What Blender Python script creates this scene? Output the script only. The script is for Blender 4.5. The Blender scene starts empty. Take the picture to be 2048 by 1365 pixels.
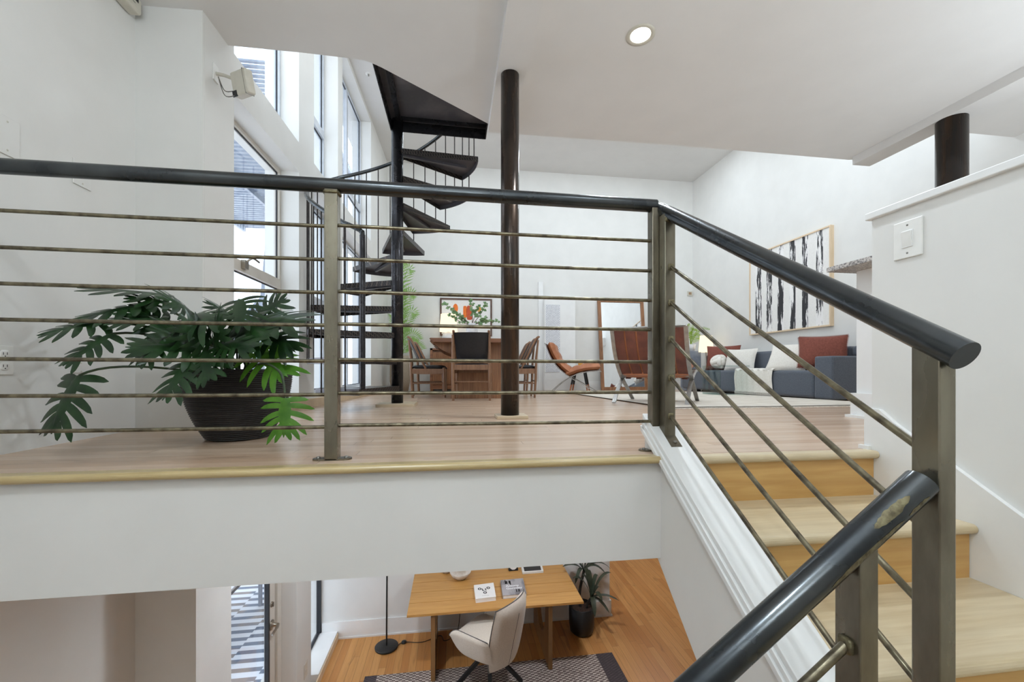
import bpy, math, random
from mathutils import Vector, Matrix
R = random.Random(7)
SC = bpy.context.scene
COL = SC.collection
PI = math.pi
V = Vector
# ------------------------------------------------------------------ measured camera (metres, living floor z = 0)
F, CX, CY, H = 840.0, 1024.0, 741.0, 0.37
TH = math.atan(118 / 840.0)
_c, _s = math.cos(TH), math.sin(TH)
def ray(x, y):
    X = (x - CX) / F
    return (X * _c + _s, -X * _s + _c, (CY - y) / F)
def pz(x, y, z):
    d = ray(x, y); t = (z - H) / d[2]; return V((d[0] * t, d[1] * t, z))
def pu(x, y, u):
    d = ray(x, y); t = u / d[0]; return V((u, d[1] * t, H + d[2] * t))
def pv(x, y, v):
    d = ray(x, y); t = v / d[1]; return V((d[0] * t, v, H + d[2] * t))
def lin(c):
    return tuple((x / 12.92 if x <= 0.04045 else ((x + 0.055) / 1.055) ** 2.4) for x in (v / 255.0 for v in c)) + (1.0,)
# ------------------------------------------------------------------ materials
def newmat(name):
    m = bpy.data.materials.new(name); m.use_nodes = True
    nt = m.node_tree; nt.nodes.clear()
    out = nt.nodes.new('ShaderNodeOutputMaterial'); b = nt.nodes.new('ShaderNodeBsdfPrincipled')
    nt.links.new(b.outputs[0], out.inputs[0])
    return m, nt, b, out
def N(nt, t, **kw):
    n = nt.nodes.new(t)
    for k, v in kw.items():
        setattr(n, k, v)
    return n
def coords(nt, scale=(1, 1, 1), rot=(0, 0, 0), kind='Object'):
    tc = N(nt, 'ShaderNodeTexCoord'); mp = N(nt, 'ShaderNodeMapping')
    mp.inputs['Scale'].default_value = scale; mp.inputs['Rotation'].default_value = rot
    nt.links.new(tc.outputs[kind], mp.inputs[0]); return mp.outputs[0]
def mixc(nt, a, b, fac, blend='MIX'):
    m = N(nt, 'ShaderNodeMix', data_type='RGBA', blend_type=blend)
    for sock, v in ((6, a), (7, b), (0, fac)):
        if hasattr(v, 'type') and hasattr(v, 'is_linked'): nt.links.new(v, m.inputs[sock])
        else: m.inputs[sock].default_value = v
    return m.outputs[2]
def ramp(nt, fac, p0, p1, c0=(0, 0, 0, 1), c1=(1, 1, 1, 1)):
    r = N(nt, 'ShaderNodeValToRGB'); r.color_ramp.elements[0].position = p0; r.color_ramp.elements[1].position = p1
    r.color_ramp.elements[0].color = c0; r.color_ramp.elements[1].color = c1
    nt.links.new(fac, r.inputs[0]); return r.outputs[0]
def noise(nt, vec, scale, detail=4, rough=0.55, dist=0.0):
    n = N(nt, 'ShaderNodeTexNoise'); n.inputs['Scale'].default_value = scale; n.inputs['Detail'].default_value = detail
    n.inputs['Roughness'].default_value = rough; n.inputs['Distortion'].default_value = dist
    nt.links.new(vec, n.inputs['Vector']); return n.outputs['Fac']
def bump(nt, b, h, strength, dist=0.01):
    k = N(nt, 'ShaderNodeBump'); k.inputs['Strength'].default_value = strength; k.inputs['Distance'].default_value = dist
    nt.links.new(h, k.inputs['Height']); nt.links.new(k.outputs[0], b.inputs['Normal'])
def pm(name, c1, c2=None, rough=0.5, metal=0.0, scale=12, stretch=(1, 1, 1), lo=0.35, hi=0.65, bmp=0.0, bdist=0.003, bscale=None, spec=0.5, sheen=0.0, coat=0.0, rvar=0.0, detail=5):
    m, nt, b, out = newmat(name)
    b.inputs['Roughness'].default_value = rough; b.inputs['Metallic'].default_value = metal
    b.inputs['Specular IOR Level'].default_value = spec
    if sheen: b.inputs['Sheen Weight'].default_value = sheen
    if coat: b.inputs['Coat Weight'].default_value = coat
    vec = coords(nt, stretch); f = noise(nt, vec, scale, detail)
    rp = ramp(nt, f, lo, hi)
    col = mixc(nt, lin(c1), lin(c2 if c2 else tuple(x * 0.95 for x in c1)), rp)
    nt.links.new(col, b.inputs['Base Color'])
    if rvar:
        rr = N(nt, 'ShaderNodeMapRange'); rr.inputs[3].default_value = max(0.02, rough - rvar); rr.inputs[4].default_value = min(1, rough + rvar)
        nt.links.new(rp, rr.inputs[0]); nt.links.new(rr.outputs[0], b.inputs['Roughness'])
    if bmp:
        bf = noise(nt, vec, bscale or scale * 4, 3); bump(nt, b, bf, bmp, bdist)
    return m
def planks(name, cols, rot, width, length, rough, grain=0.5, gap=0.0016, knots=True, spec=0.5):
    m, nt, b, out = newmat(name)
    vec = coords(nt, (1, 1, 1), (0, 0, rot))
    sp_ = N(nt, 'ShaderNodeSeparateXYZ'); nt.links.new(vec, sp_.inputs[0])
    rw = N(nt, 'ShaderNodeMath', operation='DIVIDE'); rw.inputs[1].default_value = width; nt.links.new(sp_.outputs[1], rw.inputs[0])
    rf = N(nt, 'ShaderNodeMath', operation='FLOOR'); nt.links.new(rw.outputs[0], rf.inputs[0])
    wn = N(nt, 'ShaderNodeTexWhiteNoise', noise_dimensions='1D'); nt.links.new(rf.outputs[0], wn.inputs['W'])
    xo = N(nt, 'ShaderNodeMath', operation='MULTIPLY_ADD'); xo.inputs[1].default_value = length; nt.links.new(wn.outputs['Value'], xo.inputs[0]); nt.links.new(sp_.outputs[0], xo.inputs[2])
    cb = N(nt, 'ShaderNodeCombineXYZ'); nt.links.new(xo.outputs[0], cb.inputs[0]); nt.links.new(sp_.outputs[1], cb.inputs[1]); nt.links.new(sp_.outputs[2], cb.inputs[2])
    br = N(nt, 'ShaderNodeTexBrick', offset=0.0, offset_frequency=2, squash=1.0)
    br.inputs['Scale'].default_value = 1.0; br.inputs['Brick Width'].default_value = length; br.inputs['Row Height'].default_value = width
    br.inputs['Mortar Size'].default_value = gap; br.inputs['Mortar Smooth'].default_value = 0.1; br.inputs['Bias'].default_value = 0.0
    br.inputs['Color1'].default_value = (0, 0, 0, 1); br.inputs['Color2'].default_value = (1, 1, 1, 1); br.inputs['Mortar'].default_value = (0.5, 0.5, 0.5, 1)
    nt.links.new(cb.outputs[0], br.inputs['Vector'])
    rp = N(nt, 'ShaderNodeValToRGB'); el = rp.color_ramp.elements
    el[0].color = lin(cols[0]); el[1].color = lin(cols[-1])
    for i, cc in enumerate(cols[1:-1]):
        e = el.new((i + 1) / (len(cols) - 1)); e.color = lin(cc)
    nt.links.new(br.outputs['Color'], rp.inputs[0])
    st = N(nt, 'ShaderNodeMapping'); st.inputs['Scale'].default_value = (1.2, 22, 22); nt.links.new(vec, st.inputs[0])
    g = noise(nt, st.outputs[0], 2.2, 6, 0.6, 0.6)
    dark = mixc(nt, rp.outputs[0], tuple(x * 0.62 for x in lin(cols[0])[:3]) + (1,), 0.55)
    gm = N(nt, 'ShaderNodeMath', operation='MULTIPLY'); gm.inputs[1].default_value = grain; nt.links.new(ramp(nt, g, 0.42, 0.75), gm.inputs[0])
    col = mixc(nt, rp.outputs[0], dark, gm.outputs[0])
    if knots:
        st2 = N(nt, 'ShaderNodeMapping'); st2.inputs['Scale'].default_value = (1.0, 4.5, 4.5); nt.links.new(vec, st2.inputs[0])
        k = noise(nt, st2.outputs[0], 1.9, 3, 0.5, 0.8)
        km = N(nt, 'ShaderNodeMath', operation='MULTIPLY'); km.inputs[1].default_value = 0.55; nt.links.new(ramp(nt, k, 0.62, 0.78), km.inputs[0])
        col = mixc(nt, col, tuple(x * 0.35 for x in lin(cols[0])[:3]) + (1,), km.outputs[0])
    gapf = ramp(nt, br.outputs['Fac'], 0.0, 1.0)
    gg = N(nt, 'ShaderNodeMath', operation='MULTIPLY'); gg.inputs[1].default_value = 0.6; nt.links.new(gapf, gg.inputs[0])
    col = mixc(nt, col, tuple(x * 0.25 for x in lin(cols[0])[:3]) + (1,), gg.outputs[0])
    nt.links.new(col, b.inputs['Base Color'])
    b.inputs['Roughness'].default_value = rough; b.inputs['Specular IOR Level'].default_value = spec
    bump(nt, b, g, 0.08, 0.002)
    return m
def wood(name, c1, c2, axis='x', scale=3.0, rough=0.45, bands=0.5):
    st = {'x': (1.0, 14, 14), 'y': (14, 1.0, 14), 'z': (14, 14, 1.0)}[axis]
    m, nt, b, out = newmat(name)
    vec = coords(nt, st); g = noise(nt, vec, scale, 6, 0.6, 0.8)
    vec2 = coords(nt, tuple(x * 0.35 for x in st)); g2 = noise(nt, vec2, scale, 3)
    col = mixc(nt, lin(c1), lin(c2), ramp(nt, g, 0.32, 0.7))
    f2 = N(nt, 'ShaderNodeMath', operation='MULTIPLY'); f2.inputs[1].default_value = bands; nt.links.new(ramp(nt, g2, 0.4, 0.65), f2.inputs[0])
    col = mixc(nt, col, tuple(x * 0.6 for x in lin(c2)[:3]) + (1,), f2.outputs[0])
    nt.links.new(col, b.inputs['Base Color']); b.inputs['Roughness'].default_value = rough
    bump(nt, b, g, 0.1, 0.001)
    return m
def emit(name, col, strength):
    m, nt, b, out = newmat(name); nt.nodes.remove(b)
    e = N(nt, 'ShaderNodeEmission'); e.inputs[0].default_value = lin(col); e.inputs[1].default_value = strength
    nt.links.new(e.outputs[0], out.inputs[0]); return m
def thin_glass(name, tint=(250, 252, 255), refl=0.06):
    m, nt, b, out = newmat(name); nt.nodes.remove(b)
    t = N(nt, 'ShaderNodeBsdfTransparent'); t.inputs[0].default_value = lin(tint)
    g = N(nt, 'ShaderNodeBsdfGlossy'); g.inputs['Roughness'].default_value = 0.02
    lw = N(nt, 'ShaderNodeLayerWeight'); lw.inputs[0].default_value = 0.5
    pw_ = N(nt, 'ShaderNodeMath', operation='POWER'); pw_.inputs[1].default_value = 4.0; nt.links.new(lw.outputs['Facing'], pw_.inputs[0])
    ma = N(nt, 'ShaderNodeMath', operation='MULTIPLY_ADD'); ma.inputs[1].default_value = 0.55; ma.inputs[2].default_value = refl * 0.5; nt.links.new(pw_.outputs[0], ma.inputs[0])
    mx = N(nt, 'ShaderNodeMixShader')
    nt.links.new(ma.outputs[0], mx.inputs[0]); nt.links.new(t.outputs[0], mx.inputs[1]); nt.links.new(g.outputs[0], mx.inputs[2])
    nt.links.new(mx.outputs[0], out.inputs[0]); return m
def leafmat(name, c1, c2, trans=0.25, rough=0.42):
    m, nt, b, out = newmat(name)
    vec = coords(nt); f = noise(nt, vec, 14, 3)
    col = mixc(nt, lin(c1), lin(c2), ramp(nt, f, 0.35, 0.65)); nt.links.new(col, b.inputs['Base Color'])
    b.inputs['Roughness'].default_value = rough
    tr = N(nt, 'ShaderNodeBsdfTranslucent'); nt.links.new(col, tr.inputs[0])
    mx = N(nt, 'ShaderNodeMixShader'); mx.inputs[0].default_value = trans
    nt.links.new(b.outputs[0], mx.inputs[1]); nt.links.new(tr.outputs[0], mx.inputs[2]); nt.links.new(mx.outputs[0], out.inputs[0])
    return m
M = {}
M['wall'] = pm('wall_paint', (228, 227, 223), (224, 223, 219), 0.75, scale=3, bmp=0.03, bscale=220, bdist=0.001, spec=0.25)
M['ceil'] = pm('ceiling_paint', (222, 220, 217), (219, 217, 214), 0.85, scale=3, bmp=0.02, bscale=160, bdist=0.001, spec=0.2)
M['trim'] = pm('trim_paint', (236, 236, 234), (232, 232, 230), 0.38, scale=6, spec=0.45)
M['plastic'] = pm('white_plastic', (236, 235, 230), (232, 231, 226), 0.35, scale=20)
M['device'] = pm('warm_white_plastic', (205, 200, 186), (200, 195, 181), 0.4, scale=20)
M['greyface'] = pm('pale_face_plate', (226, 228, 226), (218, 221, 219), 0.25, scale=10)
M['floor'] = planks('maple_floor', [(184, 154, 128), (198, 170, 145), (208, 182, 158), (190, 163, 138)], 0, 0.083, 1.7, 0.27, 0.4)
M['floor2'] = planks('lower_maple_floor', [(186, 124, 66), (202, 144, 82), (212, 156, 94), (194, 134, 74)], PI / 2, 0.083, 1.5, 0.38, 0.6, spec=0.3)
M['nosing'] = wood('nosing_wood', (196, 176, 130), (172, 150, 104), 'x', 2.2, 0.3, 0.2)
M['tread'] = wood('tread_wood', (214, 198, 166), (196, 176, 140), 'x', 2.4, 0.35, 0.25)
M['riser'] = wood('riser_wood', (212, 172, 108), (196, 150, 86), 'x', 2.0, 0.4, 0.25)
M['rail'] = pm('blued_steel', (84, 87, 88), (52, 55, 58), 0.25, 0.9, 5, lo=0.3, hi=0.7, bmp=0.05, bscale=90, rvar=0.07)
M['post'] = pm('raw_steel', (142, 136, 120), (92, 85, 72), 0.32, 0.88, 9, (1, 1, 0.35), lo=0.3, hi=0.72, bmp=0.05, bscale=70, rvar=0.12)
M['rod'] = pm('steel_rod', (128, 120, 98), (76, 68, 56), 0.38, 0.8, 26, lo=0.38, hi=0.68, bmp=0.06, bscale=160, rvar=0.1)
M['weld'] = pm('weld_bead', (128, 120, 92), (80, 72, 54), 0.5, 0.7, 60, bmp=0.4, bscale=160)
M['black'] = pm('blackened_steel', (62, 61, 64), (36, 35, 37), 0.3, 0.75, 8, lo=0.3, hi=0.7, bmp=0.05, bscale=80, rvar=0.1)
M['column'] = pm('waxed_black_pipe', (58, 54, 52), (84, 66, 52), 0.28, 0.85, 6, (3, 3, 0.35), lo=0.4, hi=0.75, bmp=0.06, bscale=60, rvar=0.12)
M['bal'] = pm('rusty_black_rod', (52, 44, 40), (34, 30, 28), 0.45, 0.6, 30, rvar=0.1)
M['plinth'] = wood('plinth_wood', (206, 188, 160), (188, 166, 136), 'x', 3, 0.4, 0.1)
def diamond_plate():
    m, nt, b, out = newmat('diamond_plate')
    b.inputs['Metallic'].default_value = 0.7; b.inputs['Roughness'].default_value = 0.34
    hs = []
    for a in (PI / 4, -PI / 4):
        w = N(nt, 'ShaderNodeTexWave', wave_type='BANDS', bands_direction='X'); w.inputs['Scale'].default_value = 16.0
        nt.links.new(coords(nt, (1, 1, 1), (0.4, 0.3, a)), w.inputs[0]); hs.append(w.outputs['Fac'])
    mx = N(nt, 'ShaderNodeMath', operation='MAXIMUM'); nt.links.new(hs[0], mx.inputs[0]); nt.links.new(hs[1], mx.inputs[1])
    h = ramp(nt, mx.outputs[0], 0.82, 0.95)
    nt.links.new(mixc(nt, lin((38, 36, 36)), lin((82, 72, 64)), h), b.inputs['Base Color'])
    bump(nt, b, h, 0.7, 0.004)
    return m
M['diamond'] = diamond_plate()
M['scratched'] = pm('scratched_plate', (92, 90, 95), (126, 121, 122), 0.42, 0.4, 3.5, lo=0.45, hi=0.75, rvar=0.1, bmp=0.03)
M['aluminium'] = pm('grey_window_frame', (206, 210, 216), (196, 200, 206), 0.4, 0.3, 10)
M['gasket'] = pm('dark_gasket', (48, 50, 54), (40, 42, 46), 0.6)
M['framewhite'] = pm('cream_window_frame', (214, 208, 198), (208, 202, 192), 0.45, scale=8)
M['glass'] = thin_glass('window_glass')
M['acrylic'] = thin_glass('clear_acrylic', (232, 240, 238), 0.12)
M['mirror'] = pm('mirror_glass', (236, 238, 240), (234, 236, 238), 0.02, 1.0)
M['chrome'] = pm('brushed_chrome', (178, 176, 172), (160, 158, 154), 0.42, 1.0, 20, rvar=0.05)
M['nickel'] = pm('satin_nickel', (176, 168, 156), (156, 148, 136), 0.28, 1.0, 20)
M['screw'] = pm('screw_head', (150, 148, 142), (120, 118, 112), 0.35, 0.9, 40)
M['pot'] = pm('black_clay', (38, 34, 33), (28, 25, 24), 0.55, scale=18, bmp=0.1)
M['soil'] = pm('bark_soil', (86, 62, 48), (48, 34, 28), 0.95, scale=50, bmp=0.8, bdist=0.01)
M['leaf'] = leafmat('philodendron_leaf', (17, 42, 18), (34, 66, 28), 0.12, 0.33)
M['leaf_bright'] = leafmat('young_philodendron_leaf', (70, 122, 30), (92, 146, 44), 0.35, 0.4)
M['stem'] = pm('green_stem', (38, 54, 30), (54, 72, 38), 0.5)
M['yucca'] = leafmat('strap_leaf', (58, 66, 52), (76, 84, 66), 0.12, 0.45)
M['cane'] = pm('dark_cane', (50, 44, 36), (36, 32, 28), 0.7, scale=30, bmp=0.3)
M['palm'] = leafmat('palm_leaf', (136, 178, 92), (172, 206, 124), 0.35)
M['fern'] = leafmat('fern_leaf', (132, 170, 40), (168, 198, 66), 0.35)
M['eucalyptus'] = leafmat('branch_leaf', (112, 150, 104), (150, 180, 130), 0.3)
M['twig'] = pm('brown_twig', (98, 70, 56), (70, 50, 42), 0.7)
M['walnut'] = wood('walnut', (166, 116, 78), (124, 82, 52), 'z', 2.5, 0.42, 0.35)
M['walnut_x'] = wood('walnut_long', (154, 104, 70), (112, 70, 46), 'x', 2.0, 0.4, 0.3)
M['teak'] = wood('teak_chair', (150, 112, 84), (116, 82, 58), 'z', 4, 0.4, 0.1)
M['oak'] = wood('desk_oak', (206, 156, 88), (188, 136, 70), 'x', 2.2, 0.38, 0.15)
M['oak_z'] = wood('desk_leg_oak', (150, 110, 66), (124, 88, 52), 'z', 2.2, 0.42, 0.2)
M['blackleather'] = pm('black_leather', (34, 36, 42), (26, 28, 33), 0.38, scale=40, bmp=0.12, bscale=120)
M['tan'] = pm('tan_leather', (182, 116, 76), (158, 94, 58), 0.42, scale=8, bmp=0.15, bscale=60)
M['strap'] = pm('brown_strap_leather', (116, 66, 52), (92, 50, 42), 0.45, scale=10, bmp=0.08)
M['bouclé'] = pm('beige_chair_fabric', (216, 206, 192), (206, 195, 180), 0.85, scale=90, bmp=0.15, bscale=260, sheen=0.2)
M['piping'] = pm('grey_piping', (104, 100, 96), (92, 88, 84), 0.7)
M['denim'] = pm('blue_grey_upholstery', (92, 98, 108), (76, 82, 92), 0.9, scale=120, bmp=0.25, bscale=300, sheen=0.2)
M['rust'] = pm('rust_linen', (134, 76, 62), (116, 62, 50), 0.88, scale=60, bmp=0.3, bscale=180)
M['linen'] = pm('cream_linen', (232, 228, 220), (220, 215, 206), 0.9, scale=70, bmp=0.25, bscale=160)
M['knit'] = pm('white_knit', (238, 234, 226), (228, 222, 212), 0.92, scale=40, bmp=0.3, bscale=90)
M['tweed'] = pm('tan_tweed', (182, 156, 126), (132, 104, 80), 0.9, scale=90, bmp=0.3, bscale=160)
M['rugcream'] = pm('cream_wool', (228, 220, 208), (212, 202, 188), 0.95, scale=6, bmp=0.6, bscale=140, bdist=0.008)
M['basket'] = pm('woven_basket', (176, 162, 142), (150, 136, 116), 0.85, scale=60, stretch=(1, 1, 3), bmp=0.4)
M['lampshade'] = emit('glowing_lamp_shade', (255, 236, 204), 1.6)
M['bulbdisc'] = emit('downlight_lens', (255, 250, 240), 9.0)
M['ceramic'] = pm('white_ceramic', (226, 224, 222), (204, 204, 206), 0.3, scale=12)
M['marble'] = pm('pale_marble', (226, 218, 208), (190, 176, 160), 0.3, scale=9)
M['paper'] = pm('white_paper', (240, 238, 234), (236, 234, 230), 0.6)
M['ink'] = pm('black_ink', (30, 30, 30), (24, 24, 24), 0.6)
M['whiteink'] = pm('white_ink', (244, 244, 244), (240, 240, 240), 0.6)
M['greycover'] = pm('grey_photo_cover', (172, 168, 170), (112, 110, 114), 0.4, scale=7, stretch=(1, 0.3, 1), lo=0.42, hi=0.6)
M['blackplastic'] = pm('black_plastic', (30, 30, 31), (24, 24, 25), 0.45)
M['amber'] = pm('amber_wax', (222, 160, 74), (206, 140, 60), 0.4)
M['copper'] = pm('copper_tip', (206, 142, 106), (186, 122, 88), 0.3, 0.9)
M['granite'] = pm('speckled_granite', (196, 190, 184), (92, 88, 88), 0.3, scale=90, lo=0.42, hi=0.62)
M['grille'] = None
M['siding'] = planks('white_siding', [(226, 228, 232), (232, 234, 238), (236, 238, 242)], 0, 0.28, 30, 0.6, 0.05, 0.02, False)
M['galv'] = pm('grey_painted_steel', (150, 158, 170), (128, 136, 150), 0.5, 0.3, 10)
M['deck'] = pm('pale_deck', (214, 214, 214), (200, 200, 202), 0.7)
M['art_red'] = pm('rust_paint', (206, 96, 58), (186, 76, 44), 0.7)
M['art_orange'] = pm('orange_paint', (238, 128, 52), (226, 112, 40), 0.7)
M['dark_frame'] = pm('dark_wood_frame', (96, 66, 50), (76, 50, 38), 0.45)
M['pine'] = wood('pale_wood_frame', (228, 206, 176), (214, 190, 156), 'z', 4, 0.5, 0.05)
def brushmat():
    m, nt, b, out = newmat('black_brush_stroke')
    vec = coords(nt, (18, 18, 2.4)); f = noise(nt, vec, 1.6, 8, 0.72, 0.5)
    vec2 = coords(nt, (5, 5, 0.8)); f2 = noise(nt, vec2, 1.3, 3)
    ad = N(nt, 'ShaderNodeMath', operation='ADD'); nt.links.new(f, ad.inputs[0]); nt.links.new(f2, ad.inputs[1])
    nt.links.new(mixc(nt, lin((44, 44, 48)), lin((238, 236, 234)), ramp(nt, ad.outputs[0], 0.98, 1.06)), b.inputs['Base Color'])
    b.inputs['Roughness'].default_value = 0.6
    return m
M['brush'] = brushmat()
M['canvas'] = pm('white_canvas', (236, 234, 230), (230, 228, 224), 0.8, scale=40)
def weave(name, c1, c2, sx, sy, rough=0.95, sz_=0.0001):
    m, nt, b, out = newmat(name)
    ch = N(nt, 'ShaderNodeTexChecker'); ch.inputs['Scale'].default_value = 1.0
    nt.links.new(coords(nt, (sx, sy, sz_)), ch.inputs[0])
    ch.inputs[1].default_value = lin(c1); ch.inputs[2].default_value = lin(c2)
    f = noise(nt, coords(nt), 40, 3)
    col = mixc(nt, ch.outputs[0], lin(c2), ramp(nt, f, 0.4, 0.8)); nt.links.new(col, b.inputs['Base Color'])
    b.inputs['Roughness'].default_value = rough
    bump(nt, b, ch.outputs[1], 0.5, 0.006)
    return m
M['grille'] = weave('perforated_grille', (240, 240, 242), (190, 192, 197), 55, 0.0001, 0.5, 40)
M['weave'] = weave('woven_rug', (206, 194, 182), (104, 88, 84), 28, 50)
M['weave_dark'] = weave('woven_rug_border', (92, 80, 80), (66, 58, 60), 36, 60)
def striped_rug():
    m, nt, b, out = newmat('striped_outdoor_rug')
    vec = coords(nt, (1, 1, 1))
    sx = N(nt, 'ShaderNodeSeparateXYZ'); nt.links.new(vec, sx.inputs[0])
    # zigzag: shift the stripes with a sawtooth of the other axis
    a = N(nt, 'ShaderNodeMath', operation='PINGPONG'); a.inputs[1].default_value = 0.42; nt.links.new(sx.outputs[0], a.inputs[0])
    sn = N(nt, 'ShaderNodeMath', operation='SNAP'); sn.inputs[1].default_value = 0.21; nt.links.new(a.outputs[0], sn.inputs[0])
    ad = N(nt, 'ShaderNodeMath', operation='ADD'); nt.links.new(sx.outputs[1], ad.inputs[0]); nt.links.new(sn.outputs[0], ad.inputs[1])
    dv = N(nt, 'ShaderNodeMath', operation='MULTIPLY'); dv.inputs[1].default_value = 6.2; nt.links.new(ad.outputs[0], dv.inputs[0])
    fr = N(nt, 'ShaderNodeMath', operation='FRACT'); nt.links.new(dv.outputs[0], fr.inputs[0])
    gt = N(nt, 'ShaderNodeMath', operation='GREATER_THAN'); gt.inputs[1].default_value = 0.55; nt.links.new(fr.outputs[0], gt.inputs[0])
    f = noise(nt, vec, 2.0, 2)
    dk = mixc(nt, lin((112, 124, 142)), lin((150, 142, 138)), ramp(nt, f, 0.45, 0.55))
    nt.links.new(mixc(nt, lin((226, 230, 236)), dk, gt.outputs[0]), b.inputs['Base Color'])
    b.inputs['Roughness'].default_value = 0.9
    return m
M['stripes'] = striped_rug()
# ------------------------------------------------------------------ mesh builder
class MB:
    def __init__(s): s.v = []; s.f = []; s.mi = []; s.sm = []
    def add(s, vs, fs, mi=0, sm=False):
        o = len(s.v); s.v += [V(p) for p in vs]
        for f in fs: s.f.append([o + i for i in f]); s.mi.append(mi); s.sm.append(sm)
        return s
    def hexa(s, p, mi=0):   # 8 corners: bottom ring ccw then top ring
        return s.add(p, [(3, 2, 1, 0), (4, 5, 6, 7), (0, 1, 5, 4), (1, 2, 6, 5), (2, 3, 7, 6), (3, 0, 4, 7)], mi)
    def box(s, a, b, mi=0):
        (x0, y0, z0), (x1, y1, z1) = [min(a[i], b[i]) for i in range(3)], [max(a[i], b[i]) for i in range(3)]
        return s.hexa([(x0, y0, z0), (x1, y0, z0), (x1, y1, z0), (x0, y1, z0), (x0, y0, z1), (x1, y0, z1), (x1, y1, z1), (x0, y1, z1)], mi)
    def bar(s, p, q, w, h, up=(0, 0, 1), mi=0):
        p, q = V(p), V(q); d = (q - p).normalized(); up = V(up)
        if abs(d.dot(up)) > 0.98: up = V((1, 0, 0))
        a = d.cross(up).normalized() * (w / 2); b = a.cross(d).normalized() * (h / 2)
        return s.hexa([p - a - b, p + a - b, q + a - b, q - a - b, p - a + b, p + a + b, q + a + b, q - a + b], mi)
    def tube(s, path, r, n=10, cap=True, mi=0, sm=True):
        path = [V(p) for p in path]; m = len(path); rr = r if isinstance(r, (list, tuple)) else [r] * m
        t0 = (path[1] - path[0]).normalized(); a = V((0, 0, 1)) if abs(t0.z) < 0.9 else V((1, 0, 0))
        a = (a - t0 * a.dot(t0)).normalized(); vs = []
        for i, p in enumerate(path):
            t = (path[min(i + 1, m - 1)] - path[max(i - 1, 0)]).normalized()
            a = (a - t * a.dot(t)).normalized(); b = t.cross(a)
            vs += [p + (a * math.cos(2 * PI * k / n) + b * math.sin(2 * PI * k / n)) * rr[i] for k in range(n)]
        fs = [(i * n + k, i * n + (k + 1) % n, (i + 1) * n + (k + 1) % n, (i + 1) * n + k) for i in range(m - 1) for k in range(n)]
        s.add(vs, fs, mi, sm)
        if cap:
            s.add(vs[:n], [tuple(range(n - 1, -1, -1))], mi); s.add(vs[-n:], [tuple(range(n))], mi)
        return s
    def ribbon(s, path, side, w, th, mi=0, sm=False):   # flat bar along path; side = width direction
        path = [V(p) for p in path]; m = len(path); sd = V(side).normalized() * (w / 2); vs = []
        for i, p in enumerate(path):
            t = (path[min(i + 1, m - 1)] - path[max(i - 1, 0)]).normalized(); nrm = t.cross(V(side).normalized()).normalized() * (th / 2)
            vs += [p - sd - nrm, p + sd - nrm, p + sd + nrm, p - sd + nrm]
        fs = [(i * 4 + k, i * 4 + (k + 1) % 4, (i + 1) * 4 + (k + 1) % 4, (i + 1) * 4 + k) for i in range(m - 1) for k in range(4)]
        fs += [(3, 2, 1, 0), tuple((m - 1) * 4 + k for k in range(4))]
        return s.add(vs, fs, mi, sm)
    def lathe(s, prof, c=(0, 0, 0), n=32, mi=0, sm=True):
        c = V(c); vs = [c + V((r * math.cos(2 * PI * k / n), r * math.sin(2 * PI * k / n), z)) for r, z in prof for k in range(n)]
        fs = [(i * n + k, i * n + (k + 1) % n, (i + 1) * n + (k + 1) % n, (i + 1) * n + k) for i in range(len(prof) - 1) for k in range(n)]
        return s.add(vs, fs, mi, sm)
    def prism(s, poly, off, mi=0):   # poly: 3D points (planar), off: extrusion vector
        n = len(poly); a = [V(p) for p in poly]; b = [p + V(off) for p in a]
        return s.add(a + b, [tuple(range(n - 1, -1, -1)), tuple(range(n, 2 * n))] + [(i, (i + 1) % n, n + (i + 1) % n, n + i) for i in range(n)], mi)
    def sell(s, c, r, e=(0.5, 0.5), nu=24, nv=14, rot=None, mi=0):   # superellipsoid
        def pw(x, p): return math.copysign(abs(x) ** p, x)
        c = V(c); vs = []
        for i in range(nv + 1):
            ph = -PI / 2 + PI * i / nv
            for k in range(nu):
                th = 2 * PI * k / nu
                p = V((r[0] * pw(math.cos(ph), e[1]) * pw(math.cos(th), e[0]), r[1] * pw(math.cos(ph), e[1]) * pw(math.sin(th), e[0]), r[2] * pw(math.sin(ph), e[1])))
                vs.append(c + (rot @ p if rot else p))
        fs = [(i * nu + k, i * nu + (k + 1) % nu, (i + 1) * nu + (k + 1) % nu, (i + 1) * nu + k) for i in range(nv) for k in range(nu)]
        return s.add(vs, fs, mi, True)
    def grid(s, fn, nu, nv, mi=0, sm=True, two=0.0):
        vs = [V(fn(i / nu, k / nv)) for i in range(nu + 1) for k in range(nv + 1)]
        fs = [(i * (nv + 1) + k, (i + 1) * (nv + 1) + k, (i + 1) * (nv + 1) + k + 1, i * (nv + 1) + k + 1) for i in range(nu) for k in range(nv)]
        return s.add(vs, fs, mi, sm)
    def build(s, name, mats, parent=None, bevel=0.0, seg=2, world=True, solid=0.0, sub=0, loc=None):
        me = bpy.data.meshes.new(name)
        off = V((0, 0, 0))
        if parent is not None and world:
            p = parent
            while p is not None: off = off + V(p.location); p = p.parent
        if loc is not None: off = V(loc)
        me.from_pydata([p - off for p in s.v], [], s.f)
        for m in (mats if isinstance(mats, (list, tuple)) else [mats]): me.materials.append(m)
        for p, mi, sm in zip(me.polygons, s.mi, s.sm): p.material_index = mi; p.use_smooth = sm
        me.validate(); me.update()
        o = bpy.data.objects.new(name, me); COL.objects.link(o)
        if parent is not None: o.parent = parent
        elif loc is not None: o.location = loc
        if solid:
            k = o.modifiers.new('s', 'SOLIDIFY'); k.thickness = solid
        if bevel:
            k = o.modifiers.new('b', 'BEVEL'); k.width = bevel; k.segments = seg; k.limit_method = 'ANGLE'; k.angle_limit = 0.7
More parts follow.
